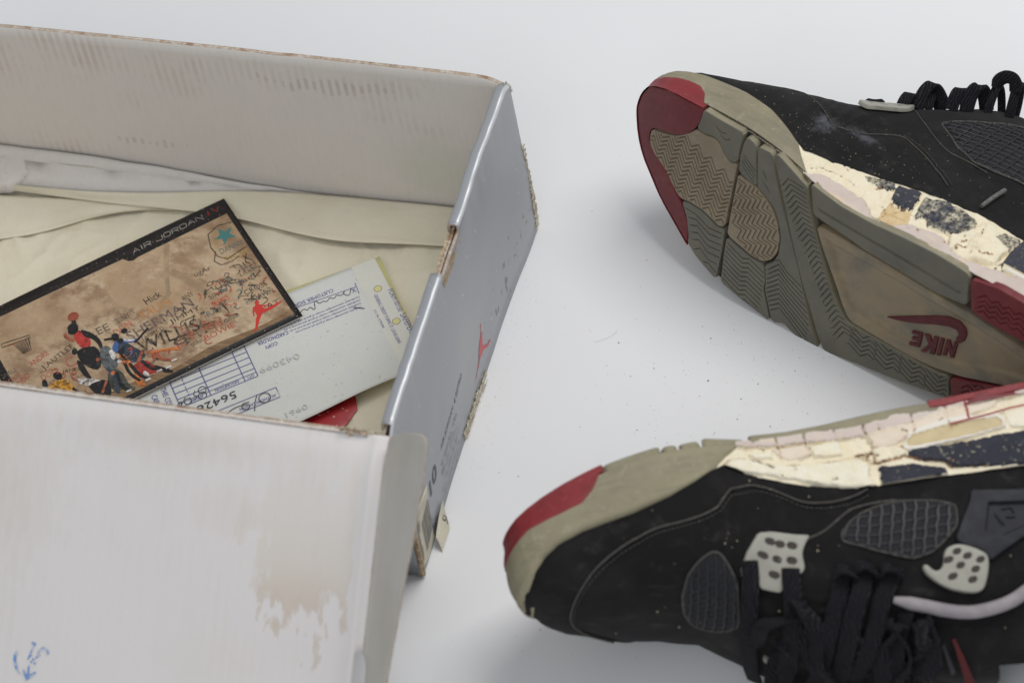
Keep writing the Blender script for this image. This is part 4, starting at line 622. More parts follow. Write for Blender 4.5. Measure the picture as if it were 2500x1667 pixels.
# title: wide thin capitals drawn in strokes
GL = {'A': [[(0, 0), (.5, 1), (1, 0)], [(.2, .38), (.62, .38)]], 'I': [[(.5, 0), (.5, 1)]], 'R': [[(0, 0), (0, 1), (.85, 1), (1, .85), (1, .6), (.85, .46), (0, .46)], [(.55, .46), (1, 0)]], 'J': [[(1, 1), (1, .2), (.85, 0), (.15, 0), (0, .2), (0, .35)]], 'O': [[(.15, 0), (0, .15), (0, .85), (.15, 1), (.85, 1), (1, .85), (1, .15), (.85, 0), (.15, 0)]], 'D': [[(0, 0), (0, 1), (.8, 1), (1, .8), (1, .2), (.8, 0), (0, 0)]], 'N': [[(0, 0), (0, 1), (1, 0), (1, 1)]], 'V': [[(0, 1), (.5, 0), (1, 1)]]}
x = 92.5
for ch in 'AIR JORDAN IV':
    w = {'I': 1.0, ' ': 2.0}.get(ch, 3.7)
    for s in GL.get(ch, []): cp.stroke([(x + a * w + (b * .3), 89.6 + b * 3.0 + (x - 92) * .035) for a, b in s], .36, 'cardred' if x > 136.5 else 'titleink')
    x += w + (1.15 if ch != ' ' else .2) + (1.2 if ch == 'I' and x > 130 else 0)
cp.obj('printed_picture', PC)

# ------------------------------------------------------------------ shoes (canonical millimetres: x toe to heel, y towards the inner side, z up from the sole)
MX = [1.4, 4, 10, 25, 49, 66, 79, 96, 108, 117.5, 126, 137, 156, 174, 192, 212, 250, 280, 294]; MY = [25, 34, 43, 50, 54, 55.5, 55.5, 52.5, 48.5, 44, 42, 39.5, 38.3, 39, 39.2, 37, 36, 28, 12]
LX = [1.4, 4.2, 9.6, 17.3, 26, 38, 48, 59, 70, 85, 108, 124, 139, 161, 185, 213, 250, 280, 294]; LY = [20, 8, -1.6, -8.5, -17, -25, -32.6, -40, -44, -47, -52, -54, -53, -49, -46, -41, -38, -28, -10]
BX = [2, 7.5, 13.7, 21, 34, 58, 77, 89, 98, 104, 114, 132, 148, 161, 175, 185, 215, 300]; BZ = [48, 43, 37, 33.5, 30.6, 28.5, 24.5, 20, 16, 14, 19.5, 26.5, 32, 35.3, 36.7, 37.2, 38.5, 42]
ymed = lambda x: np.interp(x, MX, MY); ylat = lambda x: np.interp(x, LX, LY); WH = [1]
zb = lambda x: np.interp(x, BX, BZ) - (np.interp(x, [0, 2, 7.5, 13.7, 21, 34], [15, 15, 11, 5.5, 2.5, 0]) if WH[0] == 1 else 0)
spring = lambda x: 18 * (np.clip(90 - np.asarray(x, float), 0, None) / 90) ** 2
flare = lambda x: np.interp(x, [0, 95, 125, 150, 200, 300], [0, 0, 3, 4, 4, 0])
def ywall(x, z): return ymed(x) + flare(x) * np.clip(z / zb(x), 0, 1.1)
def upsec(x, t, p):
    I = np.interp; a = np.pi * t; z0 = zb(x); h = np.maximum(I(x, p['HX'], p['HZ']), z0 + 4); n = I(x, p['NX'], p['N'])
    ym = ymed(x) - 3 + I(x, [0, 60, 110, 150, 200, 300], p['M']); yl = ylat(x) + 3 - I(x, [0, 60, 120, 300], p['E'])
    yc = np.clip(I(x, p['YX'], p['YC']), yl + .2 * (ym - yl), ym - .2 * (ym - yl)); c = np.cos(a); s = np.sin(a)
    y = yc + np.where(c > 0, ym - yc, yc - yl) * np.sign(c) * np.abs(c) ** (2 / n)
    return np.stack([x + 0 * y, y, z0 + (h - z0) * np.abs(s) ** (2 / n)], -1)
TT = np.linspace(0, 1, 260)
class Upper:
    def __init__(s, p): s.p = p; s.off = 0.
    def arc(s, x):
        G = upsec(np.asarray(x)[:, None] * np.ones((1, len(TT))), TT[None, :], s.p); L = np.concatenate([np.zeros((len(G), 1)), np.cumsum(np.linalg.norm(np.diff(G, axis=1), axis=2), 1)], 1); return G, L
    def pt(s, x, q):
        G, L = s.arc(x); q = np.clip(q, 0, L[:, -1] - 1e-6); k = np.clip((L <= q[:, None]).sum(1) - 1, 0, len(TT) - 2); i = np.arange(len(G)); f = (q - L[i, k]) / (L[i, k + 1] - L[i, k] + 1e-9)
        return G[i, k] * (1 - f[:, None]) + G[i, k + 1] * f[:, None]
    def nor(s, x, q):
        du = s.pt(x + .8, q) - s.pt(x - .8, q); dv = s.pt(x, q + .8) - s.pt(x, np.maximum(q - .8, 0)); n = np.cross(dv, du); n /= np.linalg.norm(n, axis=1)[:, None] + 1e-9
        P = s.pt(x, q); sg = np.sign((n * (P - np.stack([P[:, 0], 0 * x, 0 * x + 15], 1))).sum(1)); return n * np.where(sg == 0, 1, sg)[:, None]
    def fn(s, P, h):
        P = np.asarray(P, float); x, q = P[:, 0], P[:, 1]; return s.pt(x, q) + s.nor(x, q) * (np.asarray(h) + s.off)[..., None]
def solefn(P, h): P = np.asarray(P, float); return np.stack([P[:, 0], P[:, 1], spring(P[:, 0]) + 4.6 - h], 1)
def wallfn(P, h): P = np.asarray(P, float); return np.stack([P[:, 0], ywall(P[:, 0], P[:, 1]) + h, P[:, 1]], 1)
loop0 = np.array([(x, y) for x, y in zip(LX[::-1], LY[::-1])] + [(x, y) for x, y in zip(MX, MY)])
loop0 = chaikin(resample(chaikin(loop0, 1), 3.), 2)
def zig(o, ang, n, sp, per, amp, ln, k0=0, skew=.5):
    a = math.radians(ang); d = np.array([math.cos(a), math.sin(a)]); e = np.array([-d[1], d[0]]); out = []
    for k in range(n):
        m = int(ln / per) + 1; P = []
        for j in range(m):
            P += [np.array(o) + d * (j * per) + e * (sp * (k + k0)), np.array(o) + d * (j * per + per * skew) + e * (sp * (k + k0) + amp)]
        out.append(np.array(P))
    return out
def outl(a, b):      # piece of the sole outline (medial order toe -> heel) between two x values on one side
    return a
ol = lambda side, x0, x1, n=24: [(x, float((ymed if side > 0 else ylat)(x))) for x in np.linspace(x0, x1, n)]
toe_ol = ol(1, 49.4, 1.6, 26) + [(.6, 22.5)] + ol(-1, 1.6, 47.6, 26)
def frame_m(o, R, mir):
    m = Matrix.Identity(4)
    for i in range(3):
        for j in range(3): m[j][i] = float(R[i][j]) * (-1 if (mir and i == 1) else 1)
        m[i][3] = float(o[i])
    return m
def build_shoe(name, o, R, mir, p, label, which):
    WH[0] = which
    T = empty(name, mat4=frame_m(o, R, mir)); tag(T, label, 'sneaker', 'pair of old black basketball shoes')
    loc = lambda V: np.asarray(V, float) * np.array([.001, -.001 if mir else .001, .001]); U = Upper(p)
    def part(nm, V, F, mats, mi=None, parent=None, **k):
        return mesh(nm, loc(V), F, mats, parent or T, mi=mi, **k)
    def pp(nm, outline, fn, th, mats, parent=None, two=False, label=None, kind=None, **k):
        V, F, M = patch(outline, fn, th, **k)
        return part(nm, V, F, mats, M if two else None, parent, label=label, kind=kind)
    # --- outsole
    body = rnd(resample(np.array([(x + (1.2 if x < 20 else 0), y * .985) for x, y in loop0]), 4.))
    OS = pp('outsole', body, lambda P, h: solefn(P, h), .0, MT['gap'], bevel=0., res=7., step=4., h0=-.2)
    S = lambda k: np.array(D[k])
    grow = lambda P, d: (lambda Q: Q + d * (lambda n_: -n_ / (np.linalg.norm(n_, axis=1)[:, None] + 1e-9))((lambda t_: np.stack([-t_[:, 1], t_[:, 0]], 1))(np.roll(Q, -1, 0) - np.roll(Q, 1, 0))))(ccw(P))
    block = lambda nm, outline, m, gr=(), side=None, lab=None, **k: pp(nm, grow(rnd(outline), k.pop('grow', .3)), solefn, k.pop('th', 4.6), [MT[m], MT[side or m]], OS, two=True, label=lab, grooves=gr, bevel=k.pop('bevel', .35), **k)
    block('toe_bumper', list(D['toe_red'])[::1] + toe_ol, 'rubred', lab='dark red toe bumper of the outsole', res=5.)
    block('tread_pod', D['pod'], 'rubtan', zig((6, 30), -14, 12, -3.3, 9.4, 5.4, 80, -2, .42), gw=.5, gd=1.0, res=4.)
    block('tread_block', D['grA'], 'rubgrey', [[(60, 49), (63, 47.5), (66, 48.5)], [(63, 46), (66, 44.6), (68, 46)]], 'fox', gw=.4, gd=.7)
    block('tread_block', D['grB'], 'rubgrey', [[(46, -12), (52, -11.5), (62, -14.5), (70, -13)], [(48.5, -16), (53, -14.5), (62, -18), (70, -16.5)], [(50, -20), (54, -18), (62, -22), (70, -20.5)], [(51, -24), (55, -22), (62, -26), (70, -24.5)], [(52.5, -28), (56, -26), (62.5, -30), (69.5, -29)], [(55, -32.5), (57.5, -30.5), (63, -34.5), (69, -34)], [(61, -37.5), (64, -36.5), (68.5, -39)]], gw=.4, gd=.8)
    block('tread_pod', D['pivot'], 'rubtan', zig((70, 23), -62, 9, 3.3, 8.6, 5.0, 60, -2, .42), gw=.5, gd=1.0, res=4.)
    block('tread_block', D['grC'], 'rubgrey', [[(79, 42 - 2.4 * k), (86, 36 - 2.4 * k)] for k in range(4)], 'fox', gw=.4, gd=.7)
    block('tread_block', D['grE'], 'rubgrey', [[(75, -16.5 - 3 * k), (79, -18.5 - 3 * k), (85, -21 - 3 * k), (89, -19 - 3 * k), (98, -23 - 3 * k)] for k in range(10)], gw=.4, gd=.85)
    gd_ = [i for i in D['grD'] if not (i[0] > 121 and -29 < i[1] < -25)]
    block('tread_block', gd_, 'rubgrey', [[(101 + .15 * k, -22.5 - 3. * k), (107 + .4 * k, -16 - 3. * k), (113 + .6 * k, -21 - 3 * k), (128, -29 - 3 * k)] for k in range(-2, 9)] + [[(91, 38), (92.5, 36)], [(93, 31), (94.6, 29.4)]], 'fox', gw=.4, gd=.85)
    ch = [q for q in D['chev'] if not (q[0] == 130.6 or (q[0] == 140.2) or q[1] == 10.0)]
    # axis of the chevron strip
    ax = np.array([.50, -.866]); cr = np.array([.866, .5]); c0 = np.array([107.5, 40.]); g = []
    for k in range(29):
        c = c0 + ax * (3.1 * k); w = 6.4; g.append([c - cr * w + ax * 1.5, c - cr * .8 - ax * 2.2, c + cr * w + ax * 3.4])
    for k in range(6):
        for j in range(4): x0 = 156 + 15 * j; y0 = -26.8 - 3.0 * k; g.append([(x0 - 2.5, y0 + 2.4), (x0 + 4.5, y0 - 1.6), (x0 + 8.5, y0 + 2.2), (x0 + 12, y0 + .8)])
    block('tread_strip', ch, 'rubgrey', g, 'fox', gw=.42, gd=.9, res=4.)
    block('tread_bar', [(x, y + (1.6 if y > 32 else 0)) for x, y in D['bar']], 'rubgrey', (), 'fox', basins=[(D['barin'], 1.3, .7)])
    ext = [q for q in D['arch'] if q[0] < 240]; ext = D['arch'][:-8] ; 
    arch = D['arch'][:10] + [(238.5, -16.5), (256, -12), (270, -2), (262, 8), (247.2, 10.2)] + D['arch'][13:]
    archin = D['archin'][:9] + [(237.3, -10.5), (254, -7), (264, -1), (256, 5), (247.8, 6.6)] + D['archin'][12:]
    block('shank_window', arch, 'rubarch', (), lab='cloudy tan shank with raised rim and red logo', th=4.0, basins=[(archin, 1.5, 3.)], res=4.)
    lg = 2.5
    for nm, key in (('curved_logo', 'swoosh'), ('logo_letter', 'letN'), ('logo_letter', 'letI'), ('logo_letter', 'letK'), ('logo_letter', 'letE')):
        if nm == 'curved_logo': pp(nm, D[key], solefn, 1.3, MT['logored'], OS, bevel=.35, res=3., h0=lg - .2)
    # raised letters: drawn from their corner boxes, upside down along the logo
    lt = {'N': [[(0, 0), (.32, 0), (.32, .5), (.68, 0), (1, 0), (1, 1), (.68, 1), (.68, .5), (.32, 1), (0, 1)]], 'I': [[(.1, 0), (.9, 0), (.9, 1), (.1, 1)]], 'K': [[(0, 0), (.34, 0), (.34, .34), (.64, 0), (1, 0), (.56, .52), (1, 1), (.64, 1), (.34, .66), (.34, 1), (0, 1)]], 'E': [[(0, 0), (1, 0), (1, .2), (.36, .2), (.36, .4), (.86, .4), (.86, .6), (.36, .6), (.36, .8), (1, .8), (1, 1), (0, 1)]]}
    # baseline runs towards the toe; letter tops point to the outer side
    A0 = np.array([211.6, -5.6]); dirb = np.array([-.965, -.262]); top = np.array([-.06, -1.]); pos = {'N': (0, 6.6), 'I': (7.4, 2.9), 'K': (11, 8.2), 'E': (20.2, 6.2)}
    tops = {'N': 10.4, 'I': 11.2, 'K': 11.6, 'E': 9.4}
    for ch_, (s0, wd) in pos.items():
        for pol in lt[ch_]:
            Q = [A0 + dirb * (s0 + a * wd) + top * ((1 - b) * tops[ch_] + (0 if ch_ == 'N' else .0)) for a, b in pol]
            Q = [A0 + dirb * (s0 + a * wd) + top * (b * tops[ch_]) for a, b in pol]
            pp('logo_letter', Q, solefn, 1.3, MT['logored'], OS, bevel=.25, res=4., h0=lg - .2)
    rm = D['redM'][:3] + [(262, 15), (284, 11), (291, 14), (283, 26), (262, 34.5)] + [(241.3, 37.6), (228.5, 38.6)]
    block('heel_tread', rm, 'rubred', zig((219, 19), 0, 4, 3.2, 6.5, 2.6, 60), gw=.45, gd=.8, lab='dark red heel tread block')
    block('heel_tread', [(211.7, -28.1), (214.6, -39.9), (235, -37.8), (262, -33), (284, -24), (291, -12), (284, 4), (272, -2), (258, -12.5), (239, -18.5), (221.2, -25)], 'rubred', zig((220, -36), 8, 4, 3.2, 6.5, 2.6, 60), gw=.45, gd=.8, lab='dark red heel tread block')
    # --- foxing round the toe and midsole wall
    Lp = loop0; t = np.roll(Lp, -1, 0) - np.roll(Lp, 1, 0); nn = np.stack([t[:, 1], -t[:, 0]], 1); nn /= np.linalg.norm(nn, axis=1)[:, None]
    nn *= np.sign(((nn) * (Lp - np.array([120, 0]))).sum(1))[:, None] if False else -1
    if (nn[len(nn) // 2] @ np.array([-1, 0])) < 0: nn = -nn
    n_ = len(Lp)
    def ring(zf, off, core):
        x = Lp[:, 0]; med = Lp[:, 1] > np.interp(x, [0, 300], [20, 0]) * 0 + np.where(x < 12, 22, 0)
        z = zf(x); fl = np.where(Lp[:, 1] > 0, flare(x), 1.5 * np.clip((x - 100) / 40, 0, 1)) * np.clip(z / zb(x), 0, 1.1) * (np.abs(nn[:, 1]))
        return np.column_stack([Lp + nn * (off(x) + fl)[:, None], z])
    lo_ = lambda x: spring(x) + 4.2
    K = 9; rows = []
    for k in range(K):
        f = k / (K - 1); rows.append(ring(lambda x: lo_(x) + (zb(x) - lo_(x)) * f + 0, lambda x: -1.5 + .35 * np.sin(x / 5. + 9 * f) * np.sin(x / 13. + 4 * f) + 0 * x, 1))
    rows.append(ring(lambda x: zb(x) + .3, lambda x: -5. + 0 * x, 1))
    V = np.concatenate(rows); F = [(a * n_ + i, a * n_ + (i + 1) % n_, (a + 1) * n_ + (i + 1) % n_, (a + 1) * n_ + i) for a in range(K) for i in range(n_)]
    part('midsole', V, F, MT['foam'], label='yellowed crumbling foam midsole')
    # foxing: outer skin over the toe with a slanted rear edge; built where the loop has x < 118
    idx = [i for i in range(n_) if Lp[i, 0] < 118]; s0 = next(k for k in range(len(idx)) if (idx[k] - idx[k - 1]) != 1); idx = idx[s0:] + idx[:s0]
    Q = Lp[idx]; qn = nn[idx]; m = len(idx); rows = []; KK = 13
    latq = Q[:, 1] < 18
    zt = lambda x: np.where(x < 99, zb(x), np.interp(x, [99, 105, 118], [16.0, 10.5, .5])) + (np.where(latq, np.interp(x, [0, 4, 12, 25, 45, 75], [0, 3, 8, 9, 5, 0]), 0) if (which == 2 and len(x) == len(latq)) else 0)
    B = lambda x: np.interp(x, [0, 60, 118], [3.4, 2.6, .6] if which == 2 else [1.9, 1.9, .6]) + (np.where(latq, np.interp(x, [0, 8, 40, 75], [1.6, 3.4, 3.2, 0]), np.interp(x, [0, 8, 20], [1.4, .6, 0])) if (which == 2 and len(x) == len(latq)) else 0)
    for k in range(KK):
        f = k / (KK - 1); x = Q[:, 0]; z = lo_(x) - .2 + (np.maximum(zt(x), lo_(x) + .1) - lo_(x) + .2) * f
        lipg = -.5 * np.exp(-((f - .80) / .05) ** 2) * (x < 96)
        rows.append(np.column_stack([Q + qn * (B(x) * np.sin(math.pi * min(1, .12 + .8 * f)) ** .8 * .9 + lipg + .1)[:, None], z]))
    x = Q[:, 0]; rows.append(np.column_stack([Q - qn * (1.2 + 0 * x)[:, None], zt(x) + .9])); rows.append(np.column_stack([Q - qn * (4.5 + 0 * x)[:, None], zt(x) + .6]))
    V = np.concatenate(rows); F = [(a * m + i, a * m + i + 1, (a + 1) * m + i + 1, (a + 1) * m + i) for a in range(len(rows) - 1) for i in range(m - 1)]
    FX = part('foxing', V, F, MT['fox'], label='dirty tan rubber foxing round the toe', ang=60)
    # red wrap over the foxing at the toe
    ii = [k for k in range(m) if Q[k, 0] < 49.5]; rows = []; mm = len(ii); x = Q[ii, 0]; zr = np.where(Q[ii, 1] > 22, np.interp(x, [0, 5, 12, 28, 37, 43, 47, 49.5], [31, 28, 24.3, 22.3, 20.5, 15.5, 8.5, 4.] if which == 2 else [24.5, 24, 23, 22.3, 20.5, 15.5, 8.5, 4.]), np.interp(x, [0, 5, 12, 28, 38, 44, 49.5], [31, 28, 24, 20, 15, 10, 4.5] if which == 2 else [24.5, 24, 22.5, 19, 15, 10, 4.5]))
    for k in range(9):
        f = k / 8; z = lo_(x) - 4.3 + (np.maximum(zr, lo_(x) - .6) - lo_(x) + 4.3) * f; fr = np.clip((z - (lo_(x) - .2)) / (zt(Q[:, 0])[ii] - lo_(x) + .2), 0, 1)
        rows.append(np.column_stack([Q[ii] + qn[ii] * (B(Q[:, 0])[ii] * np.sin(math.pi * np.clip(.12 + .8 * fr, 0, 1)) ** .8 * .9 + ((.75 if which == 2 else .4) if k < 8 else -.4))[:, None], z]))
    V = np.concatenate(rows); F = [(a * mm + i, a * mm + i + 1, (a + 1) * mm + i + 1, (a + 1) * mm + i) for a in range(8) for i in range(mm - 1)]
    part('red_toe_wrap', V, F, MT['rubbright'], parent=FX, ang=60)
    wp = lambda nm, out, th, m, h0=-1.6, **k: pp(nm, out, wallfn, th + (-1.6 - h0) * 0 + 1.6, MT[m], k.pop('parent', None), h0=h0, bevel=k.pop('bevel', .5), res=k.pop('res', 2.), rough=k.pop('rough', .12), **k)
    def relief(regions, cracks, fine):
        """the crumbled side wall as one ragged relief, cut into a part for each kind of surface"""
        gx = np.arange(98.5, 293, .55); nf = 64; fz = np.linspace(0, 1, nf); X_, F_ = np.meshgrid(gx, fz, indexing='ij'); Z_ = 2.4 + (zb(X_) + .4 - 2.4) * F_
        X_ = X_ + .18 * RNG.uniform(-1, 1, X_.shape); x = X_.ravel(); z = Z_.ravel(); jx = x + 1.5 * (fbm(x, z, 3.1, 3) - .5) + .7 * (fbm(x, z, .9, 2) - .5); jz = z + 1.5 * (fbm(x + 50, z, 2.7, 3) - .5) + .7 * (fbm(x, z + 30, .8, 2) - .5)
        h = -.9 + 2.6 * (fbm(x, z, 8., 3) - .5) + .3 * (fbm(x, z, 1.3, 2) - .5); reg = np.zeros(len(x), int); q = np.stack([jx, jz], 1); q0 = np.stack([x, z], 1)
        for k, (poly, nm, m, hh, rg, clean, lab) in enumerate(regions):
            poly = np.array(poly, float); w = q0 if clean else q; ins = inside(w, poly); d = polydist(w, resample(poly, 2.)); lift = np.clip(d / .7, 0, 1) ** .5
            hn = hh + rg * ((fbm(x + 11 * k, z, 5.5, 2) - .5) * 2.2 + (fbm(x, z + 9 * k, 1.1, 2) - .5) * .45); h = np.where(ins, h * (1 - lift) + hn * lift, h); reg = np.where(ins, k + 1, reg)
        cr = np.zeros(len(x)); ck = np.zeros(len(x), bool)
        for c, w, dep in cracks:
            c = resample(np.array(c, float), 1.6, False); c = c + RNG.normal(0, .28, c.shape) * (w > .3); d = segdist(q0, c[:-1], c[1:]); cr = np.maximum(cr, dep * np.clip(1.35 - d / w, 0, 1)); ck |= (d < w * .62) & (w > .3)
        for _ in range(fine):
            p0 = np.array([RNG.uniform(105, 235), RNG.uniform(6, 34)]); c = np.cumsum(np.vstack([p0, RNG.normal(0, 1.3, (RNG.integers(3, 7), 2))]), 0); c = resample(c, .8, False); d = segdist(q0, c[:-1], c[1:]); cr = np.maximum(cr, .7 * np.clip(1.3 - d / .33, 0, 1)); ck |= d < .2
        h = h - cr; reg = np.where(ck & (h < 1.2), -1, reg)
        V = wallfn(q0, h); nr = fz.size; rg_ = reg.reshape(X_.shape); groups = {}
        for a in range(len(gx) - 1):
            for b in range(nr - 1):
                if gx[a] < 118.5 and Z_[a, b] < np.interp(gx[a], [98, 105, 118], [14.5, 8.5, -2]): continue
                v = (a * nr + b, (a + 1) * nr + b, (a + 1) * nr + b + 1, a * nr + b + 1); r4 = [reg[i_] for i_ in v]; groups.setdefault(max(set(r4), key=r4.count), []).append(v)
        for k, fs in groups.items():
            used = sorted({i_ for f in fs for i_ in f}); mp = {u: n__ for n__, u in enumerate(used)}
            nm, m, lab = ('foam_core', 'foam', None) if k == 0 else ('foam_crack', 'crack', None) if k == -1 else (regions[k - 1][1], regions[k - 1][2], regions[k - 1][6])
            part(nm, V[used], [tuple(mp[i_] for i_ in f) for f in fs], MT[m], recalc=False, ang=55, label=lab)
    if which == 1:
        pt_ = D['w1_pinktop']; tp = lambda x: np.maximum(np.interp(x, [q[0] for q in pt_] + [260, 295], [q[1] for q in pt_] + [13, 12]), 3.4)
        xs_ = np.linspace(112.5, 292.5, 120); rim = [(x, 1.) for x in xs_] + [(x, float(tp(x))) for x in xs_[::-1]]
        relief([(rim, 'midsole_rim', 'rim', 1.1, .12, False, None), (D['w1_foamB'], 'foam_patch', 'foamtan', -.5, .7, False, None), ([(133, 25.5), (147, 31.5), (152, 28), (146, 24.5), (138, 23.5)], 'paint_flake', 'flakesp', .2, .3, False, None),
                (D['w1_flakeA'], 'paint_flake', 'flake', 1.0, .12, False, 'smooth navy paint flake'), (D['w1_flakeB'], 'paint_flake', 'flakesp', .8, .45, False, 'speckled navy paint flake'), (D['w1_foamchunk'], 'foam_chunk', 'foam', 1.7, 1.5, False, None), ([(207, 30), (217, 27), (218, 37), (209, 36)], 'paint_flake', 'flakesp', .9, .4, False, None),
                ([(219, 17), (292, 18), (292, 45), (219, 45), (217.8, 26)], 'paint_flake', 'flake', 1.3, .08, True, None), ([(222, 13.8), (292, 14.5), (292, 17), (223, 16.8)], 'air_window_edge', 'white', 1.9, .05, True, None), ([(217.4, 13.5), (217.6, 20.5), (220, 17), (222.6, 13)], 'dark_pit', 'gap', -2., .5, False, None)],
               [([(152, 15), (156, 11), (160, 12.5), (166, 13)], .42, .8), ([(158, 12), (159.5, 17)], .4, .8), ([(200, 32), (202, 25), (201, 19), (204, 12)], .4, .9), ([(196, 12), (204, 15), (213, 19)], .4, .7), ([(168, 12.5), (169.5, 7), (167.5, 3)], .34, .5), ([(118, 14), (124, 17), (131, 18), (134, 16)], .4, .7), ([(205, 8), (206, 3)], .33, .5), ([(150, 27), (151, 20), (149, 14)], .4, .7), ([(190, 22), (196, 24.5), (198, 29)], .36, .7)], 26)
    else:
        pt_ = D['w2_pinktop']; f_ = lambda x: np.maximum(np.interp(x, [q[0] for q in pt_] + [295], [q[1] for q in pt_] + [2.]), 3.6) + 1.0
        xs_ = np.linspace(112, 292.5, 120); rim = [(x, 1.) for x in xs_] + [(x, float(f_(x))) for x in xs_[::-1]]; wn = np.array(D['w2_window']); c_ = wn.mean(0)
        rim2 = [(128, 8), (146, 8), (146, 14), (140, 15.5), (133, 14.5), (130, 11)]; rim3 = [(172, 9), (196, 8), (213, 4), (238, 3.5), (236, 8), (213, 12), (192, 15), (182, 19.5), (173, 17)]
        dA = D['w2_darkA'][:3] + [(292, 23), (292, 45), (241, 40)] + D['w2_darkA'][5:]
        relief([(rim, 'midsole_rim', 'rim', 1.1, .16, False, None), (rim2, 'midsole_rim', 'rimcream', .7, .35, False, None), (rim3, 'midsole_rim', 'rimcream', .8, .3, False, None), ([(117, 8.5), (127, 9), (128, 13), (119, 12)], 'foam_patch', 'foampale', .4, .5, False, None), ([(146, 9), (160, 9.5), (160, 17), (147, 16)], 'foam_patch', 'foampale', .5, .7, False, None),
                (D['w2_whitechunk'], 'foam_chunk', 'foampale', 1.5, .6, False, None), ([(165, 18), (178, 17.5), (189, 19), (189.5, 25.5), (174, 26), (170.5, 24)], 'foam_patch', 'foam', .5, 1., False, None),
                (dA, 'paint_flake', 'flakedust', .9, .25, False, 'dusty navy painted midsole panel'), (D['w2_darkB'][:-1] + [(171.5, 42)], 'paint_flake', 'flakedust', .8, .25, False, None),
                (c_ + (wn - c_) * np.array([1.06, 1.55]), 'air_window_edge', 'white', 1.0, .05, True, None), (wn, 'air_window', 'tanwin', .2, .08, True, None), ([(237.8, 11), (292, 11), (292, 22), (246, 22), (239, 20)], 'foam_patch', 'foampale', .9, .3, True, None)],
               [([(131.4, 1), (131.8, 8), (131, 14)], .36, 1.), ([(144.8, 1), (144.4, 9), (145.6, 18)], .4, 1.2), ([(173, 2), (172.2, 9), (174, 14), (173, 20)], .46, 1.5), ([(195.4, 1), (196, 9), (194.6, 14)], .36, .9), ([(212, 1), (212.4, 6), (211.6, 12)], .36, .9), ([(221.8, 1), (222.4, 6), (221.6, 11.5)], .36, .9), ([(159, 3), (158.6, 6.5)], .34, .7),
                ([(104, 14), (110, 11.5), (117, 12), (124, 16), (127, 18.5)], .5, 1.4), ([(113, 6.2), (131, 7.4), (145, 8.2), (171, 11), (195, 9), (220, 5.2), (246, 3.4)], .26, .5), ([(146, 19), (158, 20), (170, 19.5), (176, 22)], .42, 1.), ([(136, 18), (146, 19)], .36, .8), ([(170.6, 25.5), (189, 25), (193, 28.8), (204, 31.4), (206, 35), (222, 37)], .75, 1.1), ([(186, 19), (190, 24)], .4, .8)], 18)
        V, F = tube(wallfn(np.array(D['w2_redline'] + [(290, 11)]), np.full(6, 1.2)), .4, 5); part('red_seam', V, F, MT['redpaint']); V, F = tube(wallfn(np.array([(222.2, 2), (222, 7), (221.6, 12.4)]), np.full(3, 1.0)), .45, 5); part('red_seam', V, F, MT['redpaint'])
        xs = np.linspace(205, 292, 16); wp('heel_rim', [(x, -.9) for x in xs] + [(x, 2.2 + .8 * np.sin(x / 9) ** 2) for x in xs[::-1]], 2.0, 'rubbright', rough=.05)
    # --- upper
    xs = np.concatenate([np.linspace(2.2, 12, 14), np.linspace(13.2, 210, 200), np.linspace(213, 293, 30)]); ts = np.linspace(0, 1, 150)
    X, Tt = np.meshgrid(xs, ts, indexing='ij'); G, Lr = U.arc(xs); si = np.stack([np.interp(ts, TT, Lr[i]) for i in range(len(xs))]); Pm = np.stack([X.ravel(), si.ravel()], 1)
    seam = np.array(D['u2_seamA'])
    seam = seam[(seam[:, 0] < 160)]; seam = np.vstack([seam[:12], [[97, 16.6], [102, 13.4], [108.1, 10.0]], seam[15:], [[166, 1.5]]]) if which == 2 else np.array([(40.4, 75), (29.3, 63), (23.5, 52), (21.5, 43), (22.7, 34), (27.2, 26), (35, 21), (46, 19), (59, 23), (70, 30)] + D['u1_seamA'][2:-1])
    endx = seam[-1, 0]; cap_x = np.array([8., 8., 8.]); ov = np.vstack([seam, [[endx + 3, -1], [60, -1], [3, -1], [2.5, 20], [2.5, 60], [10, 110], [30, 140], [60, 150], [60, 110], [50, 92]]])
    dd = polydist(Pm, ov); ins = inside(Pm, ov); hh = np.where(ins, 1, -1) * dd; hh = .9 * sstep((hh + .6) / 1.2)
    ey = np.array([(118, 77)] + D['u1_seamB'] + [(178, 33), (240, 36), (240, 100), (150, 100), (120, 96)]) if which == 1 else np.array([(104, 40), (120, 32), (134, 27)] + D['u2_seamB'][1:] + [(240, 5), (240, 62), (170, 56), (120, 58), (104, 56)])
    e2 = np.where(inside(Pm, ey), 1, -1) * polydist(Pm, ey); hh += .7 * sstep((e2 + .5) / 1.)
    hh += 1.3 * (fbm(Pm[:, 0], Pm[:, 1], 26, 3) - .5) + .8 * np.sin((Pm[:, 0] + .25 * Pm[:, 1]) * .9 + 4 * fbm(Pm[:, 0], Pm[:, 1], 20, 2)) * np.exp(-((Pm[:, 0] - 100) / 11) ** 2) * sstep((Pm[:, 1] - 6) / 14) * sstep((60 - Pm[:, 1]) / 20)
    hh += .35 * vnoise(Pm[:, 0], Pm[:, 1], .11, which) + .5 * np.exp(-((Pm[:, 0] - 104 - .15 * Pm[:, 1]) / 2.2) ** 2) * -1.2 * (Pm[:, 1] > 20) * sstep((Pm[:, 1] - 20) / 12)
    top_s = .5 * Lr[:, -1].repeat(len(ts)); th_ = np.exp(-((Pm[:, 1] - top_s) / 13) ** 2) * sstep((Pm[:, 0] - 106) / 12); hh -= 5. * th_       # throat sinks between the lace stays
    V = U.fn(Pm, hh); nt = len(ts); ts_mid = .5 * (ts[1:] + ts[:-1])
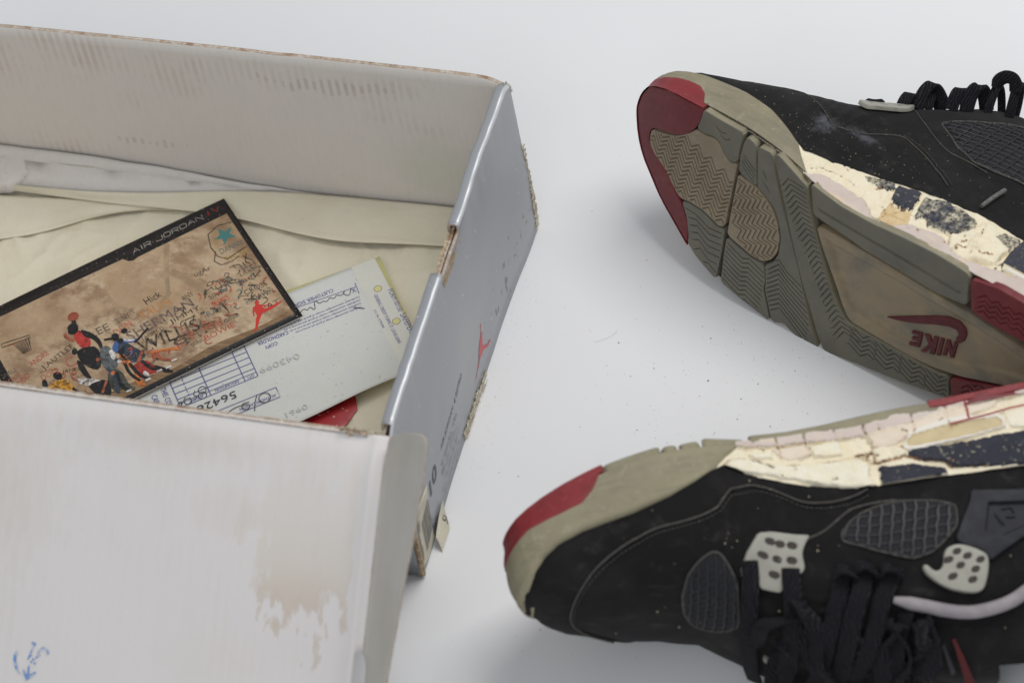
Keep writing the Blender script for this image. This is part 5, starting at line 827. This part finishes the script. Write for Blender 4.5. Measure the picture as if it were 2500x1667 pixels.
    F = [(i * nt + j, (i + 1) * nt + j, (i + 1) * nt + j + 1, i * nt + j + 1) for i in range(len(xs) - 1) for j in range(nt - 1) if not (205 < xs[i] < 278 and .36 < ts_mid[j] < .64)]
    sc = MT['nubuck']
    if which == 1:
        b = bpy.data.materials.get('scuffed_black_nubuck') or mat('scuffed_black_nubuck', (.0098, .009, .0094), .88, [nz(70., .45, .8, (.020, .018, .017)), nz((22, 30, 30), .48, .75, (.023, .0212, .021), amt=.8), nz((60, 200, 60), .58, .78, (.06, .056, .056), amt=.5), scuff((.099, -.046, .040), (.010, .02, .012)), scuff((.116, -.046, .050), (.014, .02, .006)), nz((150, 150, 150), .62, .8, (.055, .052, .055), amt=.5), nz(1300., .71, .76, (.2, .185, .15), amt=.5, detail=2)], [(nz(1600.), .35, .0004), (nz(60.), .25, .0012)], sheen=.05, spec=.18); sc = b
    part('upper', V, F, sc, label='black nubuck upper dusted with foam crumbs', ang=60)
    U.off = .35
    q = spl(seam, 160); V, F = tube(U.fn(q, np.full(len(q), .75)), .5 if which == 2 else .34, 5); part('seam_piping', V, F, MT['thread'])
    def stitches(poly, h, r=.26, stp=2.1, ln=1.35):
        q = spl(np.array(poly, float), 400); d = np.concatenate([[0], np.cumsum(np.linalg.norm(np.diff(q, axis=0), axis=1))]); mb = MB(); u = 0
        while u + ln < d[-1]:
            w = np.stack([np.interp([u, u + ln / 2, u + ln], d, q[:, 0]), np.interp([u, u + ln / 2, u + ln], d, q[:, 1])], 1); V, F = tube(U.fn(w, np.array([h - .1, h + .12, h - .1])), r, 4); mb.add(loc(V), F); u += stp
        return mb.obj('stitching', [MT['thread']], T, kind='stuff')
    stitches(seam + np.array([1.2, 2.2]), .15 if which == 1 else .1)
    if which == 1:
        sB = D['u1_seamB']; V, F = tube(U.fn(spl([(118, 77)] + sB + [(178, 33)], 60), np.full(60, .35)), .32, 5); part('seam_piping', V, F, MT['thread'])
        net = [(136.9, 64), (141, 69), (150, 74), (163, 82), (178, 88), (205, 92), (228, 60), (215, 40), (197, 37.5), (181, 36), (168.5, 36.5), (154.5, 45), (142, 58)]
        agl = np.array([(190.6, 6.), (191.4, 15.), (192.3, 25.)]); V, F = tube(U.fn(agl, np.array([1.6, 2.0, 1.6])), 1.15, 8); part('lace_tip', V, F, MT['aglet'])
    else:
        V, F = tube(U.fn(spl([(130, 30.5), (134, 27)] + D['u2_seamB'][1:], 60), np.full(60, .4)), .55, 5); part('seam_piping', V, F, MT['thread'])
        net = D['u2_net']
    U.off = .75
    def netting(outline, du, dv, r, nm='mesh_panel', slant=0., cross=.75):
        outl_ = rnd(np.array(outline, float)); NP_ = pp(nm, outl_, U.fn, .35, MT['net'], bevel=.2, res=3.5, h0=.0)
        q = resample(chaikin(outl_, 1), 2.); q = np.vstack([q, q[:1]]); V, F = tube(U.fn(q, np.full(len(q), .45)), .55, 5, False); part('panel_edge', V, F, MT['thread'], parent=NP_)
        lo, hi = outl_.min(0), outl_.max(0); mb = MB()
        def run(line, rr, h):
            ok = inside(line, outl_); k = 0
            while k < len(line):
                if not ok[k]: k += 1; continue
                j = k
                while j + 1 < len(line) and ok[j + 1]: j += 1
                if j - k > 1: V, F = tube(U.fn(line[k:j + 1], np.full(j - k + 1, h)), rr, 5); mb.add(loc(V), F)
                k = j + 1
        for x in np.arange(lo[0] - 30, hi[0] + 30, du): v = np.arange(lo[1], hi[1], 1.5); run(np.stack([x + slant * (v - lo[1]) + .25 * np.sin(v), v], 1), r, .75)
        for v in np.arange(lo[1] + 1, hi[1], dv): x = np.arange(lo[0], hi[0], 1.8); run(np.stack([x, v + .2 * np.sin(x)], 1), r * cross, .45)
        if mb.n: mb.obj('mesh_cords', [MT['rib']], NP_, kind='stuff')
    if which == 1: netting(net, 5.4, 3.9, .62, slant=.0)
    else:
        netting(net, 5.2, 4.6, .95, slant=-.33, cross=.45); netting([(89, 33.5), (83.1, 34), (76.5, 37.5), (72.6, 47.2), (72.6, 59.6), (75.5, 69), (79, 76), (87, 78), (95.6, 75.2), (96.4, 62.5), (97.2, 52.5), (95.2, 44), (92.5, 36.5)], 4.0, 3.2, .62, slant=-.12, cross=.45)
    # lace hardware
    def lace(P3, sd, w=7.5, th=1.7): V, F = ribbon(P3, sd, w, th); return part('lace', V, F, MT['lace'], ang=80)
    if which == 1:
        PL = pp('lace_plate', rnd([(96.5, 60), (99, 69), (104.4, 73), (111.4, 78), (116.6, 81), (118.6, 73), (117.1, 68), (112, 63.5), (105.6, 58.8), (99.9, 57.6)]), U.fn, 2.2, MT['plate'], bevel=.6, res=3., label='cement grey plastic lace eyelet plate')
        for q in ((103, 64), (108, 66.8), (113, 70), (104.5, 68.6), (109.5, 71.6), (114, 75)): pp('plate_hole', [(q[0] - 1.4, q[1] - .8), (q[0] + 1.2, q[1] - .5), (q[0] + 1.4, q[1] + .8), (q[0] - 1.1, q[1] + .6)], U.fn, .12, MT['plate'], PL, bevel=0., res=5, h0=2.2)
        def over(x0, x1, s0, s1, hmax, w, th=2.4, n=34, sk=0.):
            a = np.linspace(0, 1, n); h = .2 + hmax * np.sin(np.pi * a) ** .85; w = w * (.72 + .28 * np.sin(np.pi * a)) if False else w; P = np.stack([x0 + (x1 - x0) * a + sk * np.sin(np.pi * a), s0 + (s1 - s0) * a], 1); P3 = U.fn(P, h); tw = np.stack([np.cos(.9 * (a - .5)), .35 * np.sin(2.2 * (a - .3)), .25 + .4 * np.sin(1.7 * a + x0)], 1); lace(P3, tw, w * .92, th)
        pk = {100: 69, 115: 80, 120: 82, 126: 85, 132: 88, 138: 91, 144: 92, 150: 93, 156: 94}
        over(101, 103, 68, 76, 2.2, 8., 2.2); over(112, 116, 78, 87, 7., 7.5); over(117.5, 127.5, 82, 90, 12.5, 7.8); over(121, 124, 84, 98, 10., 7.)
        over(131.5, 136, 86, 95, 10., 7.6); over(138, 144, 88, 97, 12., 8.2); over(147, 149, 91, 104, 13., 5.); over(157.5, 155, 92, 106, 16., 5.5)
        n = 26; a = np.linspace(0, 1, n); P = np.stack([147.6 + 9.4 * a, 95 + 0 * a], 1); lace(U.fn(P, 13 + 6.5 * np.sin(np.pi * a) ** .7), np.tile([0, 1., .3], (n, 1)), 7., 2.2)
    else:
        def holes(L, par, w, h, h0):
            for q in L: pp('plate_hole', rnd([(q[0] - w + .35 * h, q[1] - h), (q[0] + w + .35 * h, q[1] - h), (q[0] + w - .35 * h, q[1] + h), (q[0] - w - .35 * h, q[1] + h)]), U.fn, .1, MT['slot'], par, bevel=0., res=5, h0=h0)
        po = [(111, 30.6), (117, 28), (127.4, 27.3), (134.4, 26.2), (131, 31.2), (128.6, 36), (128.6, 42.6), (126.5, 45.5), (117.4, 50.7), (116.4, 55.8), (106.8, 57.6), (106.9, 51.8), (99.6, 49.6), (100, 47.8), (105, 41)]
        PL = pp('lace_plate', rnd(po), U.fn, 2.4, MT['plate'], bevel=.6, res=3., label='pale grey plastic lace plate with seven slots'); holes(D['u2_plateh'], PL, 2.25, 1.75, 2.4)
        wg = D['u2_wing'][:1] + [(258, 16), (262, 34), (240, 37)] + D['u2_wing'][2:]; wgi = D['u2_wingin'][:1] + [(250, 20.5), (248, 27), (232, 30)] + D['u2_wingin'][3:]
        WG = pp('lace_wing', rnd(wg), U.fn, 2.6, MT['wing'], bevel=.7, res=3., basins=[(wgi, 2.1, .9)], label='dark grey plastic lace wing with a sunk window')
        for w_ in ([(223, 20.5), (227.5, 20), (228, 23)], [(224, 24.5), (228, 25)], [(219.5, 22), (220.5, 26), (222, 28)]): V, F = tube(U.fn(spl(w_, 8), np.full(8, .9)), .5, 5); part('wing_lettering', V, F, MT['wing'], parent=WG)
        TB = pp('lace_tab', rnd(chaikin(D['u2_tab'], 1)), U.fn, 3.4, MT['plate'], bevel=.9, res=2.5, label='pale grey lace tab with eight slots and a hook'); holes(D['u2_tabh'], TB, 2.0, 1.45, 3.4)
        st_ = spl([(164, 54.5)] + D['u2_strip'][1:] + [(240, 52)], 60); P3 = U.fn(st_, np.full(60, 4.)); V, F = tube(P3, np.concatenate([np.linspace(1.6, 3., 6), np.full(54, 3.1)]), 10); part('lining_strip', V, F, MT['strip'], label='pinkish grey padded lining edge')
        # laces crossing the throat
        def cross(path, hs, w=8., th=2.):
            q = spl(np.array(path, float), 44); h = np.interp(np.linspace(0, 1, 44), np.linspace(0, 1, len(hs)), hs); P3 = U.fn(q, h); sd = U.fn(q + np.array([2., 0]), h) - P3; lace(P3, sd, w, th)
        cross([(104.5, 46), (103.4, 52), (101.5, 60), (100, 72), (100.5, 100), (103, 122)], [2.2, 4.6, 4.5, 5, 4, 3], 8.)
        cross([(122, 44), (121.2, 48), (120.4, 57), (119.5, 68), (116, 86), (112, 122)], [2.4, 4.8, 5, 5.5, 5, 4], 8.5)
        cross([(146.5, 39), (144.2, 44), (140.5, 55), (133.6, 69), (124, 106)], [1., 6., 5.5, 5, 4], 8.)
        cross([(155, 38), (153.7, 42), (149.6, 53), (142.6, 67), (133, 104)], [1., 8., 6.5, 5.5, 4], 8.5)
        cross([(168, 40), (166, 44), (159.4, 53), (154.5, 65), (142, 92)], [1., 6., 5.5, 5.5, 4], 8.)
        lr = np.random.default_rng(12)
        for k in range(15):
            x0 = lr.uniform(108, 182); s0 = lr.uniform(58, 84); P = [(x0, s0)]
            for _ in range(4): x0 += lr.normal(-3, 9); s0 += lr.uniform(4, 15); P.append((np.clip(x0, 104, 190), s0))
            q = spl(np.array(P), 50); u_ = np.linspace(0, 1, 50); h = 3 + lr.uniform(2, 5) + lr.uniform(2, 5) * np.sin(u_ * lr.uniform(4, 9) + lr.uniform(0, 6)); h[0] = 1.5; P3 = U.fn(q, h); sd = U.fn(q + np.array([2., 0]), h) - P3; nu_ = U.nor(q[:, 0], q[:, 1]); an = lr.uniform(-.6, .6) + 1.1 * np.sin(u_ * lr.uniform(2, 6) + lr.uniform(0, 6)); sd = sd / (np.linalg.norm(sd, axis=1)[:, None] + 1e-9); lace(P3, sd * np.cos(an)[:, None] + nu_ * np.sin(an)[:, None], 7.6, 1.8)
        for (x0, s0) in ((143, 42), (152, 40), (162, 41)):      # soft bights over the lace stay
            a = np.linspace(0, 1, 30); P = np.stack([x0 + 7 * a, s0 + 5 * np.sin(a * 3.1) * 0 + 2 * a], 1); lace(U.fn(P, 1 + 6.5 * np.sin(np.pi * a) ** .8), np.tile([.1, .8, .6], (30, 1)), 7.5, 2.)
        V, F, M = patch([(186, 76), (187.6, 75.6), (190.5, 86), (194, 100), (191, 108), (188.6, 92)], U.fn, 1.2, .3, res=3.); part('red_lining', V, F, MT['liningred']); V, F, M = patch([(181, 78), (182.5, 77), (186, 92), (184, 94)], U.fn, .8, .3, res=3.); part('tongue_label', V, F, MT['rib'])
        V, F, M = patch([(105, 96), (112, 97), (112.5, 100), (105.5, 99.5)], U.fn, 2.0, .3, res=3.); part('lace_plate', V, F, MT['plate'])
    # --- crumbs of foam clinging to the shoe
    mb = MB(); N_ = 150 if which == 1 else 55
    for _ in range(N_):
        x = RNG.uniform(40, 230) if RNG.random() < .4 else RNG.normal(115, 25); s = abs(RNG.normal(0, 22)) + 1 if which == 1 else RNG.uniform(2, 80); sz_ = RNG.uniform(.08, .28) if which == 1 else RNG.uniform(.15, .5)
        if not 12 < x < 235: continue
        c = U.fn(np.array([[x, s]]), np.array([1. + sz_ * .3]))[0]; q = RNG.normal(0, 1, (6, 3)); Vv = c + np.array([(1, 0, 0), (-1, 0, 0), (0, 1, 0), (0, -1, 0), (0, 0, 1), (0, 0, -1)]) * sz_ * RNG.uniform(.6, 1.2, (6, 1)); mb.add(loc(Vv), [(0, 2, 4), (2, 1, 4), (1, 3, 4), (3, 0, 4), (2, 0, 5), (1, 2, 5), (3, 1, 5), (0, 3, 5)])
    mb.obj('clinging_crumbs', [MT['crumb']], T, kind='stuff', smooth=False)
    return T
O1 = [0.0461, 0.2377, 0.0515]; F1 = [[0.9116, -0.4109, -0.01], [0.1061, 0.2118, 0.9715], [0.3971, 0.8868, -0.2366]]
O2 = [0.0462, -0.0011, 0.0539]; F2 = [[0.9018, 0.4311, -0.0306], [0.1151, -0.1712, 0.9785], [0.4166, -0.8859, -0.204]]
build_shoe('sneaker', O1, F1, True, PPS[0], 'old black sneaker lying on its side with its patterned sole facing the viewer', 1)
build_shoe('sneaker', O2, F2, False, PPS[1], 'old black sneaker lying on its side with its laces facing the viewer', 2)

# ------------------------------------------------------------------ crumbs on the table
mb = MB(); OCT = np.array([(1, 0, 0), (-1, 0, 0), (0, 1, 0), (0, -1, 0), (0, 0, 1), (0, 0, -1)]); OF = [(0, 2, 4), (2, 1, 4), (1, 3, 4), (3, 0, 4), (2, 0, 5), (1, 2, 5), (3, 1, 5), (0, 3, 5)]
def crumb(x, y, s, m): mb.add(np.array([x, y, s * .45]) + OCT * s * RNG.uniform(.4, 1., (6, 1)) * np.array([1, 1, .5]), OF, m)
for _ in range(520):
    r = RNG.random()
    if r < .6: x, y = RNG.normal(.125, .04), RNG.normal(.125, .035)
    else: x, y = RNG.uniform(.0, .30), RNG.uniform(-.1, .32)
    if x < .012 : continue
    crumb(x, y, RNG.choice([.00018, .00026, .00036, .0006], p=[.4, .35, .2, .05]), int(RNG.choice([0, 1, 2], p=[.25, .4, .35])))
for _ in range(80):
    t_ = RNG.random(); crumb(.10 + .14 * t_ + RNG.normal(0, .006), .190 - .062 * t_ + RNG.normal(-.012, .008), RNG.choice([.0002, .0003, .0005], p=[.5, .35, .15]), int(RNG.integers(0, 3)))
for _ in range(90): crumb(RNG.normal(.004, .004) + .004, RNG.uniform(.06, .20), .00025, int(RNG.integers(0, 3)))
for (hx, hy, ha) in ((.050, .156, .6),):
    a = np.linspace(0, 1, 12); P = np.stack([hx + .012 * a * math.cos(ha) + .002 * np.sin(3 * a), hy + .012 * a * math.sin(ha) + .0025 * a * a, .0002 + .0006 * np.sin(3.1 * a)], 1); V, F = tube(P, .00005, 4); mb.add(V, F, 0)
cr = mb.obj('crumbs', [MT['crumbtan'], MT['crumbdark'], MT['crumb']], smooth=False); tag(cr, 'loose foam crumbs and specks scattered over the white table', 'crumbs', kind='stuff')
bpy.data.objects.remove(_fo)
